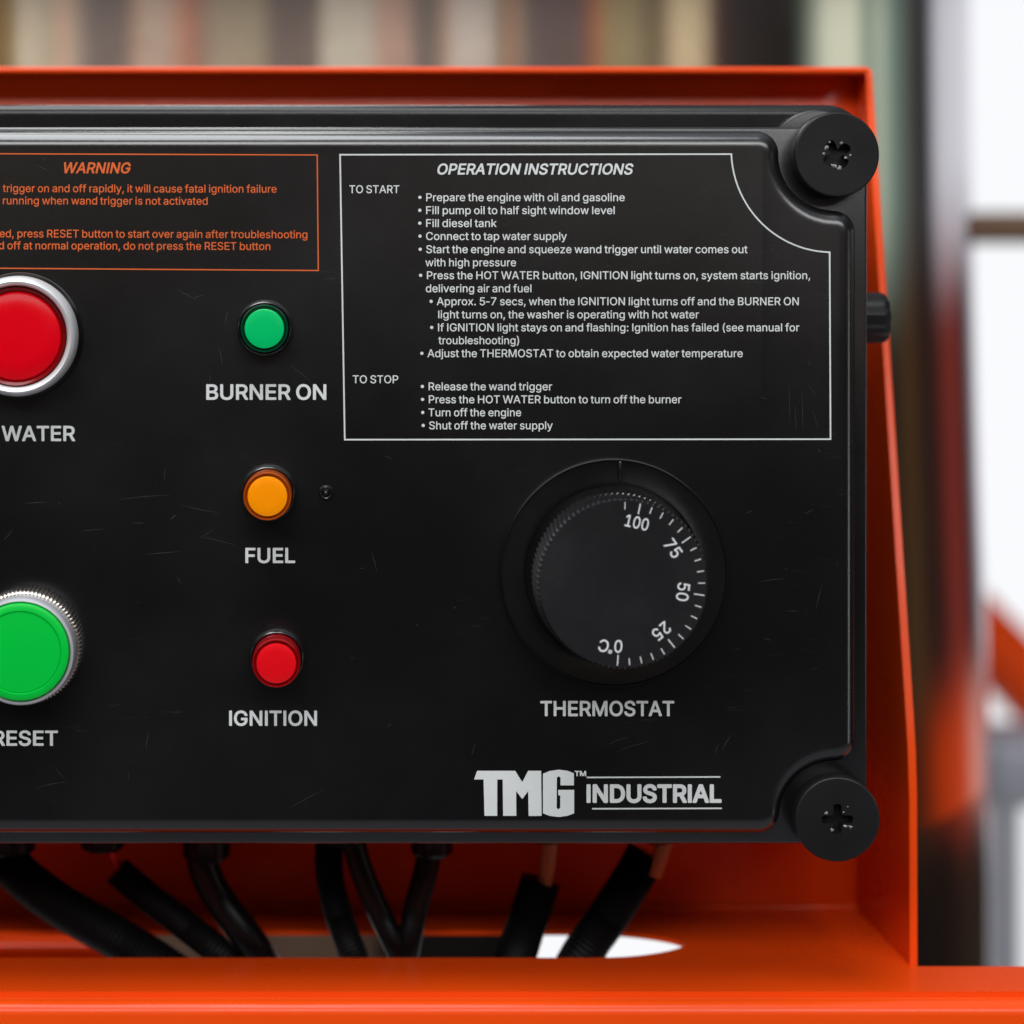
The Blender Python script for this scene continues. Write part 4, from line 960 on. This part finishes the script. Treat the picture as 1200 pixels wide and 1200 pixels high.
logo = [
    lg([(72, 87), (239, 87), (270, 137), (296, 87), (353, 87), (355, 285), (298, 286), (296, 176), (270, 211), (243, 176), (244, 285), (186, 285), (184, 125), (160, 125), (160, 285), (104, 285), (100, 125), (58, 125)]),
    lg([(361, 100), (390, 88), (430, 82), (468, 87), (497, 98), (497, 151), (438, 151), (438, 117), (431, 111), (422, 117), (421, 250), (428, 257), (437, 250), (437, 196), (428, 194), (428, 171), (498, 171),
        (498, 274), (468, 285), (430, 290), (390, 285), (361, 274)]),
]
logo += type_line(FONT_HEAVY, 'INDUSTRIAL', 687.3, 845.6, 939.7, 939.7, 19.6)
logo += type_line(FONT_HEAVY, 'TM', 673.4, 686.8, 909.2, 909.2, 5.6)
logo += stroke([(687.5, 911.0), (844.2, 910.4)], 1.7) + stroke([(693.9, 947.7), (845.9, 947.2)], 1.7)
me = fill_mesh('logo_print', logo, on_lid)
finish('logo_print', me, M['white_ink'], lid, 0)

# hairline scuffs where hands and tools have rubbed the lid
loops = []


def scuff(x, y, L, a, w, bend=0.0):
    p = []
    for i in range(7):
        t = i / 6 - .5
        p.append((x + L * t * math.cos(a) - bend * (t * t * 4 - 1) * math.sin(a), y + L * t * math.sin(a) + bend * (t * t * 4 - 1) * math.cos(a)))
    Lf, Rt = [], []
    for i, q in enumerate(p):
        ww = w * (1 - abs(i / 3 - 1)) * .5 + 0.12
        Lf.append((q[0] - ww * math.sin(a), -(q[1] + ww * math.cos(a))))
        Rt.append((q[0] + ww * math.sin(a), -(q[1] - ww * math.cos(a))))
    loops.append(Lf + Rt[::-1])


for (x, y, L, deg, w, bd) in [(218, 346, 26, 28, 1.0, 3), (232, 348, 14, -20, 1.2, 1), (266, 372, 16, -78, 1.1, 2), (300, 372, 0.1, 0, .2, 0), (352, 438, 32, 38, .7, 2), (258, 418, 22, 80, .8, 3),
                              (42, 589, 28, -3, 1.1, 0), (108, 621, 30, -6, .7, 0), (170, 583, 60, -5, .7, 3), (235, 596, 46, 12, .7, -3), (203, 606, 10, -40, 1.6, 0), (163, 613, 14, 2, 1.0, 0), (190, 648, 40, -5, .9, 0),
                              (255, 634, 44, 14, .7, 2), (243, 625, 20, -35, .6, 0), (173, 868, 22, -82, .9, 2), (455, 536, 9, 30, .6, 0), (438, 658, 26, 75, .5, 2), (533, 712, 4, 40, .8, 0), (424, 666, 6, 0, .7, 0),
                              (60, 920, 40, -12, .7, 3), (70, 906, 18, 50, .6, 0), (360, 936, 40, -28, .7, 2), (456, 850, 5, -30, 1.0, 0), (712, 312, 5, 80, .8, 0), (905, 293, 8, 70, .7, 0), (912, 302, 9, 60, .7, 0),
                              (948, 425, 8, 60, .6, 0), (878, 600, 10, -30, .6, 0), (960, 528, 4, 70, 1, 0), (948, 600, 12, -25, .7, 1), (940, 480, 40, 88, .5, 1), (932, 490, 30, 86, .5, 1), (925, 470, 50, 89, .4, 0),
                              (955, 490, 20, 75, .5, 0), (742, 875, 40, -18, .5, 3), (725, 868, 26, -20, .5, 2), (590, 962, 12, -30, .6, 0), (852, 870, 22, -60, .8, 2), (840, 878, 14, -70, .6, 1), (905, 680, 30, -8, .5, 2),
                              (960, 700, 30, -75, .5, 2), (52, 186, 3, 0, 1.6, 0), (50, 197, 18, 22, .9, 0), (210, 680, 8, 60, .7, 0), (286, 300, 3, 20, .8, 0), (300, 302, 4, -20, .7, 0)]:
    scuff(x, y, L, R(deg), w * 0.9, bd * 0.4)
for i in range(26):
    cxs, cys = random.choice([(150, 620), (60, 640), (250, 420), (940, 470), (900, 640), (480, 560), (120, 900), (600, 880), (420, 760), (930, 780)])
    scuff(random.gauss(cxs, 60), random.gauss(cys, 45), random.choice([2, 3, 5, 9, 16]), R(random.gauss(0, 30) if random.random() < .6 else random.uniform(50, 110)), random.uniform(.3, .7), random.uniform(-.6, .6))
loops = [l for l in loops if all(2 < p[0] < 990 and 185 < -p[1] < 965 for p in l) and not any(math.hypot(p[0] - q[0], -p[1] - q[1]) < q[2] for p in l for q in ((718, 670, 136), (25, 394, 78), (28, 757, 74), (311, 384, 36), (315, 577, 36), (324, 769, 38)))]
me = fill_mesh('scratch_pattern', loops, lambda x, y, z: P(x, -y, 0) + Vector((0, -0.00003, 0)))
finish('scratch_pattern', me, M['scuff'], lid, 0)['kind'] = 'stuff'


# ---- push buttons
def ring_bm(c, prof, n=96, close=False, mod=None):
    bm = bmesh.new()
    add_lathe(bm, c.x, c.z, [(r * MM, y) for r, y in prof], n, close, mod)
    return bm


c = P(23.5, 393, 0)
base = obj('push_button', ring_bm(c, [(74, 0.0001), (74, -0.0012), (72.5, -0.0020), (70.5, -0.0030), (60, -0.0030)]), M['black_gloss'], box)
base['label'] = 'red push button with smooth silver bezel'
obj('bezel', ring_bm(c, [(70, -0.0028), (70, -0.0056), (69, -0.0070), (66.8, -0.0082), (64.0, -0.0087), (61.5, -0.0085), (59.2, -0.0077), (58.2, -0.0066), (58.0, -0.003)]), M['chrome'], base)
obj('lens_edge', ring_bm(c, [(57.6, -0.003), (57.6, -0.0068), (56.8, -0.0074), (53.5, -0.0070), (51.8, -0.0064)], close=False), M['red_flange'], base)
obj('button_cap', ring_bm(c, [(52.2, -0.004), (52.0, -0.0062), (51.3, -0.0066), (49, -0.0069), (30, -0.0071), (0.5, -0.0072)], close=True), M['red_lens'], base)

c = P(30.5, 755.5, 0)


def knurl_small(r, y, a, i):
    if r > 64.0 * MM:
        return (r + (0.95 * MM if i % 4 in (0, 1) else -0.65 * MM), a)
    return (r, a)


base = obj('push_button', ring_bm(c, [(66, 0.0001), (66.6, -0.0010), (66.6, -0.0036), (65.0, -0.0044), (63.0, -0.0047), (55, -0.0048)], 344, False, knurl_small), M['nickel'], box, 25)
base['label'] = 'green push button with knurled nickel ring'
obj('bezel', ring_bm(c, [(61.0, -0.0044), (61.9, -0.0060), (62.4, -0.0092), (62.0, -0.0101), (60.8, -0.0106), (58.2, -0.0107), (56.9, -0.0104), (56.6, -0.006)]), M['silver_rim'], base)
obj('button_cap', ring_bm(c, [(56.3, -0.006), (56.2, -0.0109), (55.4, -0.0114), (53, -0.0116), (47.8, -0.01165), (47.2, -0.0114), (46.6, -0.0113), (45.9, -0.0115), (20, -0.0117), (0.5, -0.0117)], close=True), M['green_cap'], base)


# ---- indicator lamps
def lamp(px, py, h, face, edge, label, tab):
    c = P(px, py, 0)
    bm = ring_bm(c, [(33.2, 0.0001), (33.0, -0.0016), (32.3, -0.0030), (31.2, -0.0038), (29.8, -0.0040), (28.6, -0.0036), (28.4, -0.0012)], 96)
    if tab:
        x, y, s = tab
        q = P(px + x, py + y, 0)
        vs = [bm.verts.new((q.x + dx * MM * s, yy, q.z + dz * MM * s)) for yy in (-0.0012, 0.0002) for dx, dz in ((-9, -9), (0, 8), (14, 2), (18, -8))]
        bm.faces.new(vs[:4])
        for i in range(4):
            bm.faces.new((vs[i], vs[(i + 1) % 4], vs[4 + (i + 1) % 4], vs[4 + i]))
    o = obj('indicator_lamp', bm, M['black_gloss'], box)
    o['label'] = label
    obj('lens_edge', ring_bm(c, [(28.2, -0.0010), (27.9, -h + 0.0006), (27.6, -h + 0.00025), (27.0, -h), (26.2, -h), (25.6, -h + 0.0002), (25.0, -h + 0.0009), (22.6, -h + 0.0011)], 96), edge, o)
    obj('lens', ring_bm(c, [(23.2, -h + 0.0013), (23.1, -h + 0.0003), (22.6, -h - 0.0001), (21.0, -h - 0.00018), (12, -h - 0.00024), (0.4, -h - 0.00026)], 96, True), face, o)
    return o


lamp(310.6, 384.2, 0.0062, M['green_lens'], M['green_edge'], 'green lamp above the burner label', None)
lamp(314.8, 576.4, 0.0112, M['amber_lens'], M['amber_edge'], 'amber lamp above the fuel label', (-23, 18, .55))
lamp(325.0, 768.2, 0.0116, M['ruby_lens'], M['ruby_edge'], 'red lamp above the ignition label', (-12, -30, 1.0))

c = P(382, 577, 0)
obj('pin', ring_bm(c, [(8.6, 0.0001), (8.2, -0.0006), (6.6, -0.0010), (5.0, -0.0008), (4.2, -0.0004), (3.2, -0.0005), (2.4, -0.0011), (1.4, -0.0013), (0.7, -0.00135)], 32, True), M['black_gloss'], box)

# ---- thermostat
c = P(718.3, 670, 0)
RINGF = -0.0020
bm = ring_bm(c, [(133.4, 0.0001), (133.2, -0.0015), (132.7, -0.0023), (132.1, -0.0026), (131.4, -0.0026), (130.9, -0.0023), (130.6, RINGF), (112, RINGF + 0.0002), (104.2, RINGF + 0.0004), (103.6, RINGF + 0.0007), (103.4, 0.0030), (90, 0.0031)], 160)
add_box(bm, c.x + 5.2 * MM, c.x + 8.6 * MM, -0.00295, RINGF + 0.0004, c.z + 108 * MM, c.z + 130.5 * MM, 0.0002, 2)
dial = obj('thermostat_dial', bm, M['ring'], box)
HK = -0.0215
NT = 94


def knurl(r, y, a, i):
    if r < 94.6 * MM:
        return (r, a)
    tw = (y - HK) * 5.5                       # slanted cut
    ph = (i % 6) / 6
    tri = 1 - abs(ph * 2 - 1)
    return (r - 4.2 * MM * (1 - tri), a + tw)


prof = [(88, 0.0010), (88, -0.0070), (94, -0.0076), (98.6, -0.0080), (99.4, -0.0085), (99.2, -0.011), (98.9, -0.014), (98.5, -0.017), (98.2, HK + 0.0022), (97.2, HK + 0.0006), (94.5, HK), (60, HK), (1, HK)]
knob = obj('knob', ring_bm(c, prof, NT * 6, True, knurl), M['knob'], dial, 22)


# printing on the knob's face: ticks and figures, placed about the knob's axis
def on_knob(x, y, z):
    return Vector((c.x + x * MM * 0.965, HK - 0.00006 - z, c.z + y * MM * 0.965))


loops = []


def tick(deg, r0, r1, w):
    a = R(deg)
    u, v = (math.sin(a), math.cos(a)), (math.cos(a), -math.sin(a))
    loops.append([(u[0] * r + v[0] * s * w / 2, u[1] * r + v[1] * s * w / 2) for r, s in ((r0, -1), (r1, -1), (r1, 1), (r0, 1))])


tick(1.2, 87, 95.5, 0.9)
for i in range(21):
    d = 12 + i * 8.61
    if i % 5 == 0:
        tick(d, 83.5, 96, 1.25)
    else:
        tick(d, 87.5, 95.5, 1.05)


def figures(s, deg, r, w, cap, font=FONT_TEXT):
    a = R(deg)
    for l in type_line(font, s, -w / 2, w / 2, cap / 2, cap / 2, cap):
        loops.append([(x * math.cos(a) + (y + r) * math.sin(a), -x * math.sin(a) + (y + r) * math.cos(a)) for x, y in l])


figures('100', 12.6, 73.5, 27.5, 13.9)
figures('75', 54.5, 71.5, 21, 14.2)
figures('50', 97.8, 70.5, 21, 14.2)
figures('25', 141.2, 71, 21, 14.2)
figures('0', 184.6, 73.5, 9.2, 14.4)
figures('C', 197.6, 76.2, 11.5, 14.0)
a = R(191.0)
q = (math.sin(a) * 81.0, math.cos(a) * 81.0)
loops += [[(q[0] + rr_ * math.cos(i * math.pi / 10), q[1] + rr_ * math.sin(i * math.pi / 10)) for i in range(20)] for rr_ in (2.3, 0.9)]
me = fill_mesh('dial_print', loops, on_knob)
finish('dial_print', me, M['dial_ink'], dial, 0)

# ---- ribbed gland on the right flank, cable glands under the box
bm = bmesh.new()
gp = P(1016, 373, 0.03)
ng = 72
rings = []
for (x, r) in ((gp.x - 0.004, 0.0060), (gp.x + 0.0030, 0.0060), (gp.x + 0.0040, 0.0058), (gp.x + 0.0048, 0.0050), (gp.x + 0.0048, 0.001)):
    ring = []
    for i in range(ng):
        a = 2 * math.pi * i / ng
        rr_ = r + (0.00035 * math.cos(a * 9) if r > 0.0045 else 0)
        ring.append(bm.verts.new((x, gp.y + rr_ * math.sin(a), gp.z + rr_ * math.cos(a))))
    rings.append(ring)
for A, B in zip(rings, rings[1:]):
    for i in range(ng):
        j = (i + 1) % ng
        bm.faces.new((A[i], A[j], B[j], B[i]))
bm.faces.new(rings[-1])
obj('side_gland', bm, M['black'], box)

ZBOX = P(0, 982, .02).z


def gland(px, r, drop):
    bm = bmesh.new()
    g = P(px, 1000, 0.045)
    ng = 48
    rings = []
    for (z, q) in ((ZBOX + 0.003, r), (ZBOX - drop * 0.35, r), (ZBOX - drop * 0.4, r * .93), (ZBOX - drop * 0.9, r * .90), (ZBOX - drop, r * .72), (ZBOX - drop, r * .5)):
        ring = []
        for i in range(ng):
            a = 2 * math.pi * i / ng
            q2 = q * (1 + (0.035 * math.cos(a * 6) if q > r * .95 else 0.0))
            ring.append(bm.verts.new((g.x + q2 * math.cos(a), g.y + q2 * math.sin(a), z)))
        rings.append(ring)
    for A, B in zip(rings, rings[1:]):
        for i in range(ng):
            j = (i + 1) % ng
            bm.faces.new((A[i], A[j], B[j], B[i]))
    bm.faces.new(rings[-1])
    obj('cable_gland', bm, M['cable'], box)


for px, r, d in ((8, 0.0080, 0.0095), (120, 0.0060, 0.0088), (242, 0.0066, 0.0112), (402, 0.0072, 0.0070), (506, 0.0058, 0.0102), (640, 0.0060, 0.0065), (772, 0.0060, 0.0065)):
    gland(px, r, d)

# ================================================================== cables and conduits through the floor slot
YC = 0.0455


def hose(name, pix, rpx, label, material, ribs=True, group='black conduits and cables under the box'):
    pts = [P(x, y, yy) for x, y, yy in pix]
    path = catmull(pts, 60 if ribs else 20)
    k = MM * (DIST + YC) / DIST
    rad = [rpx * k * (1.0 + (0.035 * math.cos(i * 1.5708) if ribs else 0)) for i in range(len(path))]
    bm = bmesh.new()
    add_tube(bm, path, rad, 24)
    o = obj(name, bm, material)
    tag(o, label, 'cable', group)
    return o


def wire(parent, pix, rpx, material):
    bm = bmesh.new()
    add_tube(bm, catmull([P(x, y, yy) for x, y, yy in pix], 12), rpx * MM * 1.075, 16)
    obj('wire', bm, material, parent)


hose('conduit', [(-6, 985, .046), (20, 1022, .046), (72, 1062, .0455), (140, 1101, .045), (215, 1150, .046), (300, 1220, .06)], 25, 'thickest black conduit, slanting down from the bottom left corner', M['conduit'])
h = hose('conduit', [(137, 1020, .046), (170, 1048, .046), (218, 1085, .0455), (265, 1124, .0455), (320, 1190, .06)], 17.5, 'black conduit with a red wire entering its upper end', M['conduit'])
wire(h, [(120, 975, .046), (131, 998, .046), (143, 1026, .046)], 4.0, M['wire_red'])
hose('cable', [(240, 985, .044), (238, 1012, .044), (256, 1052, .045), (300, 1112, .0455), (340, 1180, .06)], 18.5, 'smooth black cable bending right below the third gland', M['cable'], False)
hose('conduit', [(386, 980, .047), (386, 1025, .047), (396, 1070, .0465), (414, 1120, .046), (440, 1200, .06)], 16.5, 'near vertical black conduit left in the crossing pair', M['conduit'])
hose('cable', [(412, 980, .044), (424, 1020, .044), (445, 1070, .0445), (470, 1122, .045), (500, 1200, .06)], 14.0, 'black cable leaning right in the crossing pair', M['cable'], False)
hose('cable', [(505, 985, .044), (499, 1020, .044), (487, 1065, .0445), (476, 1120, .045), (460, 1200, .06)], 14.5, 'glossy black cable leaning left below a gland', M['cable'], False)
h = hose('conduit', [(634, 1032, .046), (622, 1068, .046), (608, 1110, .0455), (592, 1160, .05), (575, 1220, .06)], 23, 'black conduit with a tan wire, left of the widest gap', M['conduit'])
wire(h, [(645, 975, .044), (643, 1005, .044), (637, 1040, .0445)], 9.5, M['wire_tan'])
h = hose('conduit', [(758, 1000, .047), (740, 1032, .0465), (712, 1075, .046), (680, 1122, .0455), (640, 1200, .06)], 24, 'rightmost black conduit with a tan wire in its upper end', M['conduit'])
wire(h, [(782, 975, .043), (775, 1000, .043), (766, 1026, .0435)], 9.5, M['wire_tan'])

# ================================================================== boiler and what stands behind the frame
tank = thing('boiler_tank', (TANK_X, TANK_Y, -0.19), 'polished stainless steel boiler drum behind the panel, mirroring a painted world', 'boiler')
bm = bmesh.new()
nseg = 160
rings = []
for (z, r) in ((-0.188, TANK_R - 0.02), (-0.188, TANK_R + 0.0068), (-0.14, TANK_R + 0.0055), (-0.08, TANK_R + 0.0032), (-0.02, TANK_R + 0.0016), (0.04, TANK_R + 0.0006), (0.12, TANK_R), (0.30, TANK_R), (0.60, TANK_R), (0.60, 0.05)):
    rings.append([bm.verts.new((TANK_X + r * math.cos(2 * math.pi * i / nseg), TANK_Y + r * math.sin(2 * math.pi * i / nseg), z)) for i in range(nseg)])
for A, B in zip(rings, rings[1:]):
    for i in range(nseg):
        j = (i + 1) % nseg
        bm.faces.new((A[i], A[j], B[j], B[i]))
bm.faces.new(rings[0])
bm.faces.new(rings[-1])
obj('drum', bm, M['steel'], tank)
bm = bmesh.new()
sk = []
for (z, r) in ((-0.52, TANK_R + 0.0078), (-0.18805, TANK_R + 0.0068), (-0.18805, TANK_R + 0.0048), (-0.52, TANK_R + 0.0058)):
    sk.append([bm.verts.new((TANK_X + r * math.cos(R(-40 + 58 * i / 50)), TANK_Y + r * math.sin(R(-40 + 58 * i / 50)), z)) for i in range(51)])
for A, B in zip(sk, sk[1:] + sk[:1]):
    for i in range(50):
        bm.faces.new((A[i], A[i + 1], B[i + 1], B[i]))
bm.faces.new([q[0] for q in sk])
bm.faces.new([q[-1] for q in sk])
obj('skirt', bm, M['steel'], tank)

eng = thing('engine_block', (0.05, 0.5, -0.4), 'dark blurred engine casing seen through the middle of the floor slot', 'engine')
bm = bmesh.new()
add_box(bm, P(454, 0, .45).x, P(602, 0, .45).x, 0.45, 0.60, -0.55, P(0, 1040, .45).z, 0.01, 4)
obj('casing', bm, M['dark'], eng)
bm = bmesh.new()
add_box(bm, P(470, 0, .44).x, P(570, 0, .44).x, 0.44, 0.449, -0.40, P(0, 1085, .44).z, 0.003, 3)
obj('cover_plate', bm, M['dark'], eng)

o = thing('fuel_tank', (-0.02, 0.5, -0.5), 'tan blurred tank glimpsed through the floor slot between cables', 'tank')
bm = bmesh.new()
add_box(bm, P(130, 0, .45).x, P(452, 0, .45).x, 0.45, 0.60, -0.55, P(0, 1060, .45).z, 0.01, 4)
obj('shell', bm, M['tan'], o)

bm = bmesh.new()
add_tube(bm, [P(1120, 267, 0.42), P(1260, 267, 0.42)], 19 * MM * 1.02 / .6, 24)
o = obj('pipe', bm, M['brass'])
tag(o, 'brown metal pipe crossing the white background right of the boiler', 'pipe')

o = thing('support_post', P(1181, 1130, .5), 'pale grey blurred post standing at the far right behind the rail', 'post')
bm = bmesh.new()
add_box(bm, P(1166, 0, .5).x, P(1198, 0, .5).x, 0.5, 0.54, -0.9, P(0, 945, .5).z, 0.002, 2)
obj('upright', bm, M['grey'], o)
bm = bmesh.new()
add_box(bm, P(1162, 0, .5).x, P(1300, 0, .5).x, 0.498, 0.56, P(0, 948, .5).z, P(0, 874, .5).z, 0.004, 2)
obj('head_plate', bm, M['grey'], o)
